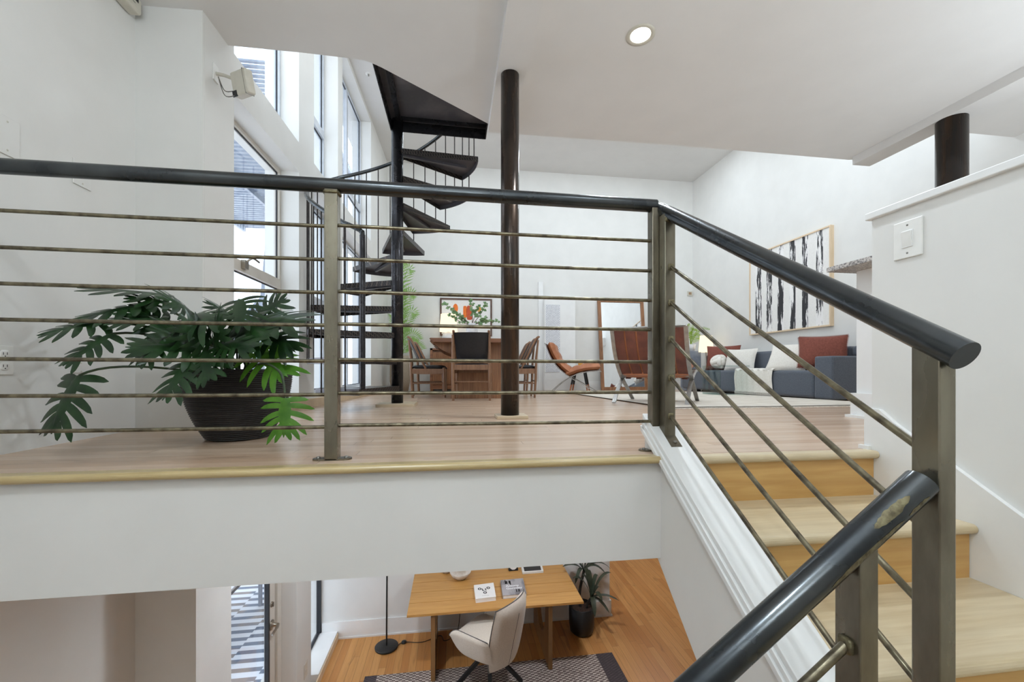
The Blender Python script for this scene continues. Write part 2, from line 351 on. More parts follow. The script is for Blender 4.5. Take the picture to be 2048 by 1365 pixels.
        if sub:
            k = o.modifiers.new('u', 'SUBSURF'); k.levels = sub; k.render_levels = sub
        return o
def tag(o, label, cat, group=None, kind=None):
    o['label'] = label; o['category'] = cat
    if group: o['group'] = group
    if kind: o['kind'] = kind
    return o
def thing(name, label, cat, loc=(0, 0, 0), rz=0.0, group=None, kind=None):
    o = bpy.data.objects.new(name, None); COL.objects.link(o); o.empty_display_size = 0.1
    o.location = loc; o.rotation_euler = (0, 0, rz); return tag(o, label, cat, group, kind)
def struct(name, mb, mat, label, cat, **kw):
    o = mb.build(name, mat, **kw); return tag(o, label, cat, None, 'structure')
def kids(o): return [c for c in bpy.data.objects if c.parent is o]
def dup(o, parent=None):
    c = o.copy(); COL.objects.link(c)
    if parent is not None: c.parent = parent
    for ch in kids(o):
        if ch is not c: dup(ch, c)
    return c
def bez(pts, n=12):
    pts = [V(p) for p in pts]; out = []
    for i in range(n + 1):
        t = i / n; q = pts[:]
        while len(q) > 1: q = [a.lerp(b, t) for a, b in zip(q, q[1:])]
        out.append(q[0])
    return out
def smooth(pts, per=6):   # Catmull-Rom
    pts = [V(p) for p in pts]; out = []
    for i in range(len(pts) - 1):
        p0, p1, p2, p3 = pts[max(i - 1, 0)], pts[i], pts[i + 1], pts[min(i + 2, len(pts) - 1)]
        for k in range(per):
            t = k / per
            out.append(0.5 * ((2 * p1) + (p2 - p0) * t + (2 * p0 - 5 * p1 + 4 * p2 - p3) * t * t + (3 * p1 - p0 - 3 * p2 + p3) * t ** 3))
    out.append(pts[-1]); return out
# ------------------------------------------------------------------ the place: levels and planes
KS, VS = 0.014, 3.3                       # the old living-room floor falls very slightly towards the far wall
def fz(v): return 0.0 if v < VS else -KS * (v - VS)
def pf(x, y):
    d = ray(x, y); t = -H / d[2]
    if d[1] * t > VS: t = (KS * VS - H) / (d[2] + KS * d[1])
    return V((d[0] * t, d[1] * t, H + d[2] * t))
def uw(v): return -1.572 + 0.0269 * (v - 2.909)      # window wall, running almost straight away from the camera
ZL, ZC, VF, UR, UL, ZH = -2.98, 2.74, 9.3, 5.65, -1.955, 4.85
def wallbox(mb, v0, v1, z0, z1, d0=-0.32, d1=0.0, mi=0):
    mb.hexa([(uw(v0) + d0, v0, z0), (uw(v0) + d1, v0, z0), (uw(v1) + d1, v1, z0), (uw(v1) + d0, v1, z0),
             (uw(v0) + d0, v0, z1), (uw(v0) + d1, v0, z1), (uw(v1) + d1, v1, z1), (uw(v1) + d0, v1, z1)], mi)
# floors
mb = MB()
for (v0, v1) in ((1.70, VS), (VS, VF + 0.1)):
    mb.hexa([(-2.0, v0, fz(v0) - 0.03), (6.0, v0, fz(v0) - 0.03), (6.0, v1, fz(v1) - 0.03), (-2.0, v1, fz(v1) - 0.03),
             (-2.0, v0, fz(v0)), (6.0, v0, fz(v0)), (6.0, v1, fz(v1)), (-2.0, v1, fz(v1))])
mb.box((1.97, -0.8, -0.03), (6.0, 1.70, 0.0))
struct('floor_living', mb, M['floor'], 'pale maple strip floor of the bright living room above the stairs', 'floor')
mb = MB(); n = 8
prof = [(1.74, -0.03), (1.74, 0.001)] + [(1.695 - 0.0155 * math.sin(a), -0.0145 + 0.0155 * math.cos(a)) for a in [PI * i / n for i in range(n + 1)]]
pr = [(y, z) for y, z in prof]
mb.prism([(-2.0, y, z) for y, z in pr], (2.885, 0, 0))
struct('trim_landing_edge', mb, M['nosing'], 'rounded wooden nosing along the landing edge below the railing', 'trim')
mb = MB().box((-1.72, 2.0, ZL - 0.1), (6.5, 10.5, ZL)).box((-1.72, -1.5, ZL - 0.1), (6.5, 2.0, ZL))
struct('floor_lower', mb, M['floor2'], 'orange wood floor of the study one level below', 'floor')
# fascia under the landing and the ceiling of the lower level
mb = MB().box((-2.0, 1.715, -0.445), (0.90, 1.85, -0.03))
struct('wall_fascia', mb, M['wall'], 'white wall band between the landing edge and the study below', 'wall')
mb = MB().box((-2.0, 1.85, -0.44), (6.0, 9.6, -0.12))
struct('ceiling_lower', mb, M['ceil'], 'white ceiling of the lower level under the landing', 'ceiling')
# left wall and pillar
mb = MB().box((UL - 0.2, -1.4, ZL), (UL, 2.909, 2.8))
struct('wall_left', mb, M['wall'], 'plain white wall at the far left behind the potted philodendron', 'wall')
mb = MB(); mb.box((UL, 2.909, -0.44), (-1.572, 2.93, ZH))
mb.box((-1.99, 2.909, ZL), (-1.61, 3.02, -0.44))
wallbox(mb, 2.93, 3.275, -0.1, ZH)
struct('wall_pillar', mb, M['wall'], 'white pillar between the left wall and the tall windows', 'wall')
# window wall: piers, spandrel, sills
mb = MB()
SIL, SP0, SP1, HD = 0.10, 2.36, 2.655, 4.78
for v0, v1 in ((4.47, 4.893), (5.777, 5.982), (7.735, VF + 0.2)): wallbox(mb, v0, v1, -0.3, ZH)
for v0, v1 in ((3.275, 4.47), (4.893, 5.777), (5.982, 7.735)):
    wallbox(mb, v0, v1, -0.3, SIL); wallbox(mb, v0, v1, SP0, SP1); wallbox(mb, v0, v1, HD, ZH)
struct('wall_window_side', mb, M['wall'], 'tall white wall with deep window openings on the left', 'wall')
mb = MB(); mb.hexa([(uw(3.02) + 0.0, 3.02, 0), (uw(3.02) + 0.05, 3.02, 0), (uw(9.2) + 0.05, 9.2, fz(9.2)), (uw(9.2), 9.2, fz(9.2)),
                    (uw(3.02) + 0.0, 3.02, 0.09), (uw(3.02) + 0.05, 3.02, 0.09), (uw(9.2) + 0.05, 9.2, fz(9.2) + 0.09), (uw(9.2), 9.2, fz(9.2) + 0.09)])
struct('baseboard_window_side', mb, M['pine'], 'low wooden base trim along the foot of the window wall', 'baseboard')
def window(name, v0, v1, z0, z1, label, mid=None, vert=None, dark=True, d=-0.17):
    w = 0.034; t = thing(name, label, 'window', (uw(v0) + d, v0, z0), kind='structure')
    fr = MB()
    def piece(a0, a1, b0, b1, q0=d - 0.05, q1=d): wallbox(fr, a0, a1, b0, b1, q0, q1)
    piece(v0, v1, z0, z0 + w); piece(v0, v1, z1 - w, z1); piece(v0, v0 + w, z0 + w, z1 - w); piece(v1 - w, v1, z0 + w, z1 - w)
    if mid: piece(v0 + w, v1 - w, mid - 0.045, mid + 0.045, d - 0.05, d + 0.012)
    if vert:
        for a in vert: piece(a - 0.03, a + 0.03, z0 + w, z1 - w)
    fr.build('window_frame', M['aluminium'] if dark else M['framewhite'], t)
    bd = MB(); g = 0.009
    def bead(a0, a1, b0, b1): wallbox(bd, a0, a1, b0, b1, d - 0.031, d - 0.019)
    segs = [(z0 + w, (mid - 0.045) if mid else z1 - w)] + ([(mid + 0.045, z1 - w)] if mid else [])
    for b0, b1 in segs:
        bead(v0 + w, v1 - w, b0, b0 + g); bead(v0 + w, v1 - w, b1 - g, b1); bead(v0 + w, v0 + w + g, b0, b1); bead(v1 - w - g, v1 - w, b0, b1)
    bd.build('gasket', M['gasket'], t)
    gl = MB(); wallbox(gl, v0 + w, v1 - w, z0 + w, z1 - w, d - 0.029, d - 0.025); gl.build('pane', M['glass'], t)
    return t
w1 = window('window_1', 3.28, 4.468, SIL, SP0, 'tall lower window nearest the pillar with a crank handle on its middle rail', mid=1.22, dark=False)
hp = V((uw(3.62) - 0.15, 3.62, 1.27))
hp = V(pv(500, 530, 3.72))
hm = MB().box((uw(3.72) - 0.16, 3.69, 1.20), (uw(3.72) - 0.125, 3.75, 1.27)); hm.tube(smooth([(uw(3.72) - 0.13, 3.72, 1.26), (uw(3.75) - 0.1, 3.76, 1.30), (uw(3.8) - 0.09, 3.85, 1.29)], 5), 0.008, 8)
hm.build('crank_handle', M['nickel'], w1)
window('window_2', 3.28, 4.468, SP1, HD, 'upper window nearest the pillar showing the fire escape above', mid=None)
window('window_3', 4.895, 5.775, SIL, SP0, 'lower window behind the spiral stair handrail', mid=1.22)
window('window_4', 4.895, 5.775, SP1, HD, 'narrow upper window in the middle of the window wall', mid=3.41)
window('window_5', 5.984, 7.733, SIL, SP0, 'lower window farthest from the camera, behind the spiral stair', vert=(6.86,))
window('window_6', 5.984, 7.733, SP1, HD, 'upper window farthest from the camera with grey muntins', vert=(6.86,), mid=3.2)
# far and right walls, high ceiling
mb = MB().box((-2.0, VF, ZL), (6.0, VF + 0.2, ZH))
struct('wall_far', mb, M['wall'], 'far white wall behind the dining table and mirror', 'wall')
mb = MB().box((UR, -1.4, -3.1), (UR + 0.2, VF + 0.2, ZH))
struct('wall_right', mb, M['wall'], 'tall white wall behind the sofa and striped painting', 'wall')
mb = MB().box((-2.0, 3.1, ZH), (6.0, VF + 0.2, ZH + 0.2))
struct('ceiling_high', mb, M['ceil'], 'high white ceiling over the double-height living room', 'ceiling')
mb = MB()
for a, b, t in (((-1.36, VF - 0.016), (UR, VF), 0), ((UR - 0.016, 3.5), (UR, VF - 0.016), 0)):
    z = fz(b[1]); mb.box((a[0], a[1], z - 0.02), (b[0], b[1], z + 0.20))
struct('baseboard_far', mb, M['trim'], 'tall white baseboard along the far and right walls', 'baseboard')
# soffit over the stairs: slab whose edge is cut back round the spiral stair
def zc(u): return 2.635 + (ZC - 2.635) * max(0.0, min(1.0, (u + 1.955) / 2.28))
def pc(x, y):      # pixel on the (slightly sagging) soffit plane
    p = pz(x, y, 2.7)
    for _ in range(8): p = pz(x, y, zc(p[0]))
    return p
edge = [pc(445, 90), pc(600, 105), pc(712, 118), pc(728, 120.5), pc(741, 125), pc(763, 135), pc(869, 191), pc(976, 247.5)]
a0 = pc(985, 265.5); edge = [V((-2.1, edge[0].y, zc(-2.1)))] + edge + [V((edge[-1].x + 0.02, a0.y, ZC)), a0, pc(1340, 290), pc(1697, 320), V((4.62, 4.10, ZC)), V((4.62, 3.52, ZC)), V((6.0, 3.52, ZC))]
mb = MB(); xs = [p.x for p in edge]; lo = [V((p.x, -1.3, zc(p.x))) for p in edge]
vs = edge + lo; k = len(edge)
top = [p + V((0, 0, 0.28)) for p in vs]
fs = [(i, i + 1, k + i + 1, k + i) for i in range(k - 1)]
mb.add(vs + top, fs + [tuple(2 * k + q for q in reversed(f)) for f in fs] + [(i + 1, i, 2 * k + i, 2 * k + i + 1) for i in range(k - 1)])
struct('ceiling_soffit', mb, M['ceil'], 'low white ceiling over the stair landing with a cut-out edge at the spiral stair', 'ceiling')
mb = MB().box((0.335, -0.9, 2.655), (0.555, 4.02, ZC + 0.05))
struct('trim_beam_middle', mb, M['ceil'], 'shallow white ceiling beam above the middle black column', 'beam')
mb = MB().box((4.40, -0.9, 2.655), (4.62, 4.10, ZC + 0.05))
struct('trim_beam_right', mb, M['ceil'], 'shallow white ceiling beam at the right above the short black column', 'beam')
# half wall beside the stairs
U0 = 1.945
mb = MB().box((U0, -0.8, -1.3), (U0 + 0.11, 1.715, 1.075))
struct('wall_half', mb, M['wall'], 'white half wall to the right of the stairs carrying the light switch', 'wall')
mb = MB().box((U0 - 0.018, -0.8, 1.075), (U0 + 0.128, 1.735, 1.108))
struct('trim_half_wall_cap', mb, M['trim'], 'white cap board on top of the half wall', 'trim', bevel=0.004)
def skirt_top(v): return 0.184 - 0.64 * (1.672 - v)
mb = MB()
poly = [(U0 - 0.02, 1.715, 0.0), (U0 - 0.02, 1.715, 0.19), (U0 - 0.02, 1.665, 0.19)] + [(U0 - 0.02, v, skirt_top(v)) for v in (1.6, 1.2, 0.6, 0.0)] + [(U0 - 0.02, 0.0, -1.35), (U0 - 0.02, 1.715, -1.35)]
mb.prism(poly, (0.02, 0, 0))
mb.box((U0 - 0.02, 1.715, 0.0), (U0 + 0.13, 1.735, 0.19))
mb.box((U0 - 0.036, 1.70, 0.0), (U0 - 0.02, 1.75, 0.018))
struct('baseboard_stairs', mb, M['trim'], 'white skirting board sloping down the half wall beside the stairs', 'baseboard')
mb = MB().box((-2.0, -1.4, ZL), (6.0, -1.2, 2.8))
struct('wall_back', mb, M['wall'], 'white wall behind the viewpoint', 'wall')
# kitchen peninsula beyond the half wall
t = thing('kitchen_counter', 'white breakfast counter end with speckled granite top beyond the half wall', 'counter', (3.6, 2.4, 0))
MB().box((3.16, 1.85, 0), (4.3, 2.91, 1.15)).build('cabinet_panel', M['trim'], t)
MB().box((3.125, 1.85, 0), (4.3, 2.93, 0.19)).box((3.09, 1.85, 0), (4.3, 2.945, 0.02)).build('baseboard', M['trim'], t)
MB().box((2.95, 1.85, 1.15), (4.3, 2.97, 1.187)).build('granite_top', M['granite'], t, bevel=0.004)
# ------------------------------------------------------------------ black columns
def column(name, label, u, v, z0, z1, r, base):
    t = thing(name, label, 'column', (u, v, z0), kind='thing')
    MB().lathe([(0.001, z0), (r, z0), (r, z1), (0.001, z1)], (u, v, 0), 40).build('pipe', M['column'], t)
    if base:
        MB().box((u - 0.11, v - 0.09, z0 - 0.025), (u + 0.13, v + 0.12, z0)).build('wooden_plinth', M['plinth'], t, bevel=0.004)
column('steel_column', 'thick black pipe column standing on a wooden plinth in the middle of the landing', 0.437, 3.225, 0.025, 2.66, 0.0705, True)
column('steel_column', 'short visible black pipe column rising behind the half wall', 4.51, 3.24, 0.0, 2.66, 0.11, False)
# ------------------------------------------------------------------ railings
VR, RT, RR = 1.825, 1.132, 0.029
RZ = [0.967, 0.829, 0.693, 0.558, 0.410, 0.271, 0.137]
t = thing('steel_railing', 'welded steel railing of round handrails, square posts and thin rods round the stair opening', 'railing', (0, VR, 0))
MB().tube([(UL, VR, RT + 0.004), (-0.494, VR, RT + 0.002), (0.925, VR, RT - 0.005)], RR, 24).build('handrail', M['rail'], t)
def plate(mb, u, v, z, w, d):
    n = 8; pts = []
    for sx, a in ((1, -PI / 2), (-1, PI / 2)):
        for i in range(n + 1):
            th = a + PI * i / n; pts.append((u + sx * (w / 2 - d / 2) + math.cos(th) * d / 2, v + math.sin(th) * d / 2, z))
    mb.prism(pts, (0, 0, 0.007))
def post(parent, u, v, z0, z1, wu, wv, name='post', foot=False):
    o = MB().box((u - wu / 2, v - wv / 2, z0), (u + wu / 2, v + wv / 2, z1)).build(name, M['post'], parent, bevel=0.003)
    if foot:
        b = MB(); plate(b, u, v, z0, 0.155, 0.052); b.build('foot_plate', M['post'], o, world=True)
        for s in (-1, 1):
            b = MB(); b.lathe([(0.0, 0.004), (0.007, 0.004), (0.009, 0.0), (0.009, -0.003)], (u + s * 0.055, v, z0 + 0.0095), 10); b.build('bolt', M['screw'], o)
    return o
p = post(t, -0.494, VR, 0.0, RT - 0.02, 0.052, 0.052, foot=True)
MB().sell((-0.494, VR - 0.003, RT - 0.032), (0.034, 0.03, 0.008), nu=16, nv=8).build('weld', M['weld'], p)
p = post(t, 0.922, VR, 0.0, RT - 0.02, 0.05, 0.05, foot=True)
for z in RZ:
    for a, b in ((UL, -0.52), (-0.468, 0.897)):
        MB().tube([(a, VR, z + 0.004), ((a + b) / 2, VR, z), (b, VR, z - 0.002)], 0.0077, 10).build('rod', M['rod'], t)
        if b > 0:
            for q in (a, b): pass
US, SL = 0.957, 0.617
def sz(z0, v): return z0 - SL * (1.825 - v)
ztop = 1.112
MB().tube([(0.938, 1.853, sz(ztop, 1.853) - 0.002), (0.944, 1.83, sz(ztop, 1.83)), (US, 1.775, sz(ztop, 1.775)), (US, 1.2, sz(ztop, 1.2)), (US, 0.666, sz(ztop, 0.666))], RR, 28).build('handrail', M['rail'], t)
p = post(t, 0.953, 1.771, 0.068, sz(ztop, 1.771) - 0.01, 0.05, 0.052)
b = MB(); b.bar((0.953, 1.75, 0.078), (0.953, 1.69, 0.038), 0.05, 0.008); b.build('foot_plate', M['post'], p)
MB().sell((0.957, 1.712, 0.058), (0.008, 0.008, 0.005), nu=10, nv=6).build('bolt', M['screw'], p)
MB().sell((0.953, 1.745, sz(ztop, 1.755) - 0.03), (0.026, 0.012, 0.012), nu=14, nv=8).build('weld', M['weld'], p)
pb = post(t, 0.9595, 0.721, -0.78, sz(ztop, 0.721) + 0.004, 0.039, 0.052)
for y in (513, 584, 657, 734, 811):
    z0 = pu(1341, y, US)[2]
    MB().tube([(US, 1.747, sz(z0, 1.747)), (US, 0.745, sz(z0, 0.745))], 0.0077, 12).build('rod', M['rod'], t)
    MB().sell((US, 1.746, sz(z0, 1.747)), (0.015, 0.006, 0.015), nu=12, nv=6).build('weld', M['weld'], t)
a, e = pv(1846, 962, 0.722), pv(1420, 1352, 0.722)
d = (e - a).normalized()
hr = MB().tube([a + d * 0.005, a.lerp(e, 0.5), e, e + d * 0.45], 0.0295, 32).build('handrail', M['rail'], t)
sc = MB()
def onrail(s, ang, r=0.0298):
    side = V((0, -1, 0)); up = d.cross(side).normalized() * -1
    if up.z < 0: up = -up
    return a + d * s + (side * math.cos(ang) + up * math.sin(ang)) * r
rr = random.Random(3)
for (s0, s1, a0_, a1_) in ((0.06, 0.16, 0.35, 1.0), (0.10, 0.30, -0.42, 0.02), (0.03, 0.09, -0.35, 0.0)):
    nn = 14; lo_, hi_ = [], []
    for i in range(nn + 1):
        f = i / nn; env = math.sin(PI * f) ** 0.5; mid = (a0_ + a1_) / 2; hw = (a1_ - a0_) / 2 * env
        lo_.append((s0 + (s1 - s0) * f, mid - hw * rr.uniform(0.75, 1.1))); hi_.append((s0 + (s1 - s0) * f, mid + hw * rr.uniform(0.75, 1.1)))
    vs = []
    for (sa, aa), (sb, ab) in zip(lo_, hi_):
        vs += [onrail(sa, aa + (ab - aa) * q / 4) for q in range(5)]
    sc.add(vs, [(i * 5 + q, (i + 1) * 5 + q, (i + 1) * 5 + q + 1, i * 5 + q + 1) for i in range(nn) for q in range(4)], 0, True)
sc.build('scuffed_paint', M['weld'], hr)
pcx = post(t, 0.784, 0.723, -0.95, a.z + (e.z - a.z) * (a.x - 0.784) / (a.x - e.x) - 0.005, 0.041, 0.054)
q = pv(1692, 1290, 0.723)
MB().tube([q, q + d * 0.6], 0.0095, 14).build('rod', M['rod'], t)
MB().sell(tuple(q), (0.008, 0.016, 0.016), nu=12, nv=6).build('weld', M['weld'], t)
# ------------------------------------------------------------------ stairs
t = thing('staircase', 'short flight of pale wooden steps rising to the living room at the right', 'stairs', (1.48, 1.2, -0.8))
NV = [1.66, 1.297, 0.925, 0.56]
for i, v in enumerate(NV):
    z = -0.205 * i
    back = 1.72 if i == 0 else NV[i - 1] + 0.05
    n = 8; prof = [(back, z - 0.034), (back, z + 0.0005)] + [(v + 0.017 - 0.017 * math.sin(PI * k / n), z - 0.017 + 0.0175 * math.cos(PI * k / n)) for k in range(n + 1)]
    MB().prism([(1.031, y, zz) for y, zz in prof], (0.892, 0, 0)).build('tread', M['tread'], t)
    MB().box((1.022, v + 0.028, z - 0.205 + 0.0), (1.923, v + 0.048, z - 0.033)).build('riser', M['riser'], t)
MB().box((1.022, -0.9, -0.85), (1.923, 0.62, -0.82)).build('landing', M['tread'], t)
# closed stringer on the left with its cap
def capz(v): return 0.002 + 0.664 * (v - 1.649)
mb = MB(); ve = 1.868
side = [(ve, 0.0), (ve, capz(ve) - 0.012), (0.2, capz(0.2) - 0.012), (0.2, capz(0.2) - 0.6), (1.423, -0.722), (1.748, -0.455), (1.72, -0.03), (1.75, 0.0)]
mb.prism([(0.893, v, z) for v, z in side], (0.127, 0, 0))
struct('wall_stringer', mb, M['wall'], 'white side panel closing the left of the stairs above the study', 'wall')
mb = MB()
def slope_board(u0, u1, dz0, dz1, v0=0.2, v1=ve):
    mb.hexa([(u0, v0, capz(v0) + dz0), (u1, v0, capz(v0) + dz0), (u1, v1, capz(v1) + dz0), (u0, v1, capz(v1) + dz0),
             (u0, v0, capz(v0) + dz1), (u1, v0, capz(v0) + dz1), (u1, v1, capz(v1) + dz1), (u0, v1, capz(v1) + dz1)])
slope_board(0.885, 1.03, -0.012, 0.012, v1=ve + 0.01); slope_board(0.876, 1.03, -0.034, -0.012); slope_board(0.869, 0.893, -0.058, -0.034)
struct('trim_stringer_cap', mb, M['trim'], 'sloping white moulded cap board under the stair railing', 'trim', bevel=0.0025)
# ------------------------------------------------------------------ lower level walls
US2 = -1.61
mb = MB()
mb.box((-1.70, 4.32, ZL), (-1.50, 4.735, -0.44)); mb.box((-2.0, 3.02, ZL), (-1.9, 3.34, -0.44)); mb.box((-1.95, 3.02, ZL), (US2, 3.335, -0.44))
mb.box((-2.0, 4.735, ZL), (-1.66, 5.5, ZL + 0.085))
struct('wall_lower_left', mb, M['wall'], 'cream wall pieces between the patio door and corner window downstairs', 'wall')
mb = MB().box((-2.1, 5.5, ZL), (2.12, 5.62, -0.44))
struct('wall_lower_far', mb, M['wall'], 'white wall behind the desk in the study', 'wall')
mb = MB().box((US2, 5.482, ZL + 0.02), (2.138, 5.5, ZL + 0.21)).box((US2, 5.47, ZL), (2.15, 5.5, ZL + 0.02)).box((2.12, 5.5, ZL + 0.02), (2.138, 5.62, ZL + 0.21)).box((2.12, 5.5, ZL), (2.15, 5.63, ZL + 0.02))
struct('baseboard_study', mb, M['trim'], 'white baseboard along the wall behind the desk', 'baseboard')
mb = MB().box((-1.655, 4.735, ZL), (-1.425, 5.5, ZL + 0.095))
mb2 = MB().box((-1.425, 4.6, ZL), (-1.41, 5.47, ZL + 0.08))
struct('trim_window_ledge', mb, M['trim'], 'low white ledge under the corner window downstairs', 'trim')
struct('trim_ledge_front', mb2, M['pine'], 'pale wooden strip along the front of the low window ledge', 'trim')
t = thing('window_7', 'corner window of the study beside the floor lamp', 'window', (-1.64, 5.1, ZL), kind='structure')
MB().box((-1.67, 5.47, ZL + 0.096), (-1.62, 5.498, -0.46)).box((-1.67, 4.74, ZL + 0.096), (-1.63, 5.47, ZL + 0.11)).build('window_frame', M['gasket'], t)
MB().box((-1.646, 4.74, ZL + 0.11), (-1.642, 5.47, -0.46)).build('pane', M['glass'], t)
t = thing('door_1', 'glazed patio door with lever handle in the lower left corner', 'door', (-1.66, 3.4, ZL), kind='structure')
ud = -1.66
MB().box((ud - 0.045, 4.105, ZL), (ud, 4.225, -0.46)).box((ud - 0.045, 3.30, ZL), (ud, 3.36, -0.46)).box((ud - 0.045, 3.36, ZL), (ud, 4.105, ZL + 0.12)).build('stile', M['framewhite'], t)
MB().box((ud - 0.03, 4.075, ZL + 0.12), (ud + 0.003, 4.107, -0.46)).build('gasket', M['gasket'], t)
MB().box((ud - 0.025, 3.36, ZL + 0.12), (ud - 0.02, 4.08, -0.46)).build('pane', M['glass'], t)
MB().box((ud - 0.06, 4.23, ZL), (ud + 0.02, 4.318, -0.46)).build('door_frame', M['framewhite'], t)
hz = pu(552, 1238, ud)[2]
h = MB().lathe([(0.0, 0.0), (0.045, 0.0), (0.042, 0.01), (0.016, 0.014), (0.014, 0.06)], (0, 0, 0), 20)
rot = Matrix.Rotation(PI / 2, 4, 'Y')
h.v = [rot @ p_ for p_ in h.v]; h.v = [p_ + V((ud, 4.15, hz)) for p_ in h.v]
h.tube(smooth([(ud + 0.058, 4.15, hz), (ud + 0.07, 4.09, hz + 0.004), (ud + 0.062, 4.01, hz - 0.012)], 5), [0.014] * 6 + [0.01] * 5, 10)
h.build('door_handle', M['nickel'], t)
h = MB().lathe([(0.0, 0.0), (0.026, 0.0), (0.024, 0.008), (0.0, 0.01)], (0, 0, 0), 18); h.v = [rot @ p_ for p_ in h.v]; h.v = [p_ + V((ud, 4.15, hz + 0.19)) for p_ in h.v]
h.box((ud + 0.008, 4.144, hz + 0.17), (ud + 0.022, 4.156, hz + 0.21)); h.build('deadbolt', M['nickel'], t)
# ------------------------------------------------------------------ spiral stair
CS = V((-0.605, 4.735)); ZP = CS.x * _s + CS.y * _c
def zp(y): return H + (CY - y) * ZP / F
RS = 0.885
t = thing('spiral_staircase', 'black steel spiral staircase with diamond-plate treads beside the tall windows', 'staircase', (CS.x, CS.y, fz(CS.y)))
MB().box((CS.x - 0.20, CS.y - 0.19, fz(CS.y) - 0.005), (CS.x + 0.20, CS.y + 0.20, 0.012)).build('wooden_plinth', M['plinth'], t, bevel=0.004)
MB().lathe([(0.0, 0.012), (0.063, 0.012), (0.063, 3.14), (0.0, 3.14)], (CS.x, CS.y, 0), 32).build('centre_pole', M['black'], t)
def polar(a, r, z=0.0): return V((CS.x + r * math.cos(math.radians(a)), CS.y + r * math.sin(math.radians(a)), z))
TR = []
for k in range(1, 11):
    hi = 36 + 24.4 * (10 - k); lo_a = hi - 34.5; z = zp(772 - 52.4 * (k - 1)); TR.append((lo_a, hi, z))
    n = 8; arc = [polar(lo_a + (hi - lo_a) * i / n, RS) for i in range(n + 1)]
    i0, i1 = polar(lo_a - 40, 0.066), polar(hi + 40, 0.066)
    def at(p, zz): return V((p.x, p.y, zz))
    ring = [i0] + arc + [i1]; m = MB()
    m.add([at(p, z) for p in ring], [tuple(range(len(ring)))], 0); m.add([at(p, z - 0.006) for p in ring], [tuple(reversed(range(len(ring))))], 1)
    # turned-down lips: both radial edges in diamond plate, plain rim on the arc
    for a_, b_ in ((i0, arc[0]), (arc[-1], i1)):
        m.bar(at(a_, z - 0.026), at(b_, z - 0.026), 0.007, 0.055, (0, 0, 1), 0)
    for p, q in zip(arc, arc[1:]):
        m.bar(at(p, z - 0.028), at(q, z - 0.028), 0.006, 0.056, (0, 0, 1), 1)
    m.bar(at(polar(lo_a + 17, 0.06), z - 0.045), at(polar(lo_a + 17, 0.8), z - 0.02), 0.03, 0.03, (0, 0, 1), 1)
    m.build('tread', [M['diamond'], M['scratched']], t)
# top platform reaching over to the upper floor
zt = zp(240); m = MB()
P = [polar(170, 0.066), polar(2, 0.97), V((CS.x + 0.97, 3.86)), V((-0.52, 3.42)), V((-0.68, 3.42))]
P = [V((p[0], p[1], zt)) for p in P]
m.add(P, [(0, 1, 2, 3, 4)], 0); m.add([p - V((0, 0, 0.008)) for p in P], [(4, 3, 2, 1, 0)], 1)
for a_, b_ in ((0, 1), (4, 0), (1, 2)):
    m.bar(P[a_] - V((0, 0, 0.06)), P[b_] - V((0, 0, 0.06)), 0.01, 0.12, (0, 0, 1), 2)
m.bar(P[0] + V((0.05, -0.09, -0.025)), P[1] + V((0, -0.09, -0.025)), 0.03, 0.03, (0, 0, 1), 2)
m.bar(P[4] + V((0.11, 0.05, -0.03)), P[0] + V((0.09, -0.03, -0.03)), 0.05, 0.04, (0, 0, 1), 2)
m.build('platform', [M['diamond'], M['scratched'], M['black']], t)
rr = random.Random(5); sp = []
for i in range(7):   # chalk-like scratches under the platform
    c = P[0].lerp(P[2], rr.uniform(0.3, 0.75)) + V((rr.uniform(-0.15, 0.15), rr.uniform(-0.1, 0.1), -0.0085)); r0 = rr.uniform(0.04, 0.13); a0_ = rr.uniform(0, 6)
    sp.append([c + V((r0 * math.cos(a0_ + q * 0.35) * (1 + q * 0.04), r0 * 0.7 * math.sin(a0_ + q * 0.5), 0)) for q in range(12)])
RA = [(258, 1.50), (195, 2.06), (145, 2.53), (101, 2.90), (58, 3.25), (10, 3.62)]
def zrail(a):
    for (a0_, z0_), (a1_, z1_) in zip(RA, RA[1:]):
        if a0_ >= a >= a1_: return H + (z0_ + (z1_ - z0_) * (a0_ - a) / (a0_ - a1_) - H) * 1.065
    return H + (3.62 - H) * 1.065
path = [polar(a, RS + 0.012, zrail(a)) for a in [252 - i * 6 for i in range(41)]]
nz = TR[0][2]; np_ = polar(258, RS + 0.012)
pre = smooth([V((np_.x, np_.y, nz)), V((np_.x, np_.y, 0.9)), V((np_.x, np_.y, zrail(252) - 0.11)), V((np_.x, np_.y, zrail(252) - 0.035)) + V((-0.012, 0.01, 0)), path[0] + V((0.03, -0.01, 0.0)), path[1]], 6)
MB().tube(pre[:14], 0.025, 14).build('newel_post', M['black'], t)
MB().tube(pre[13:] + path[2:], 0.021, 14).build('handrail', M['rail'], t)
i = 0
for a in [247 - 9.6 * q for q in range(25)]:
    below = [z for (l, h, z) in TR if l <= a <= h]
    zb = min(below) if below else TR[-1][2]
    b = polar(a, RS + 0.004, zb - 0.045); MB().tube([b, V((b.x, b.y, zrail(a) - 0.01))], 0.0065, 8).build('baluster', M['bal'], t)
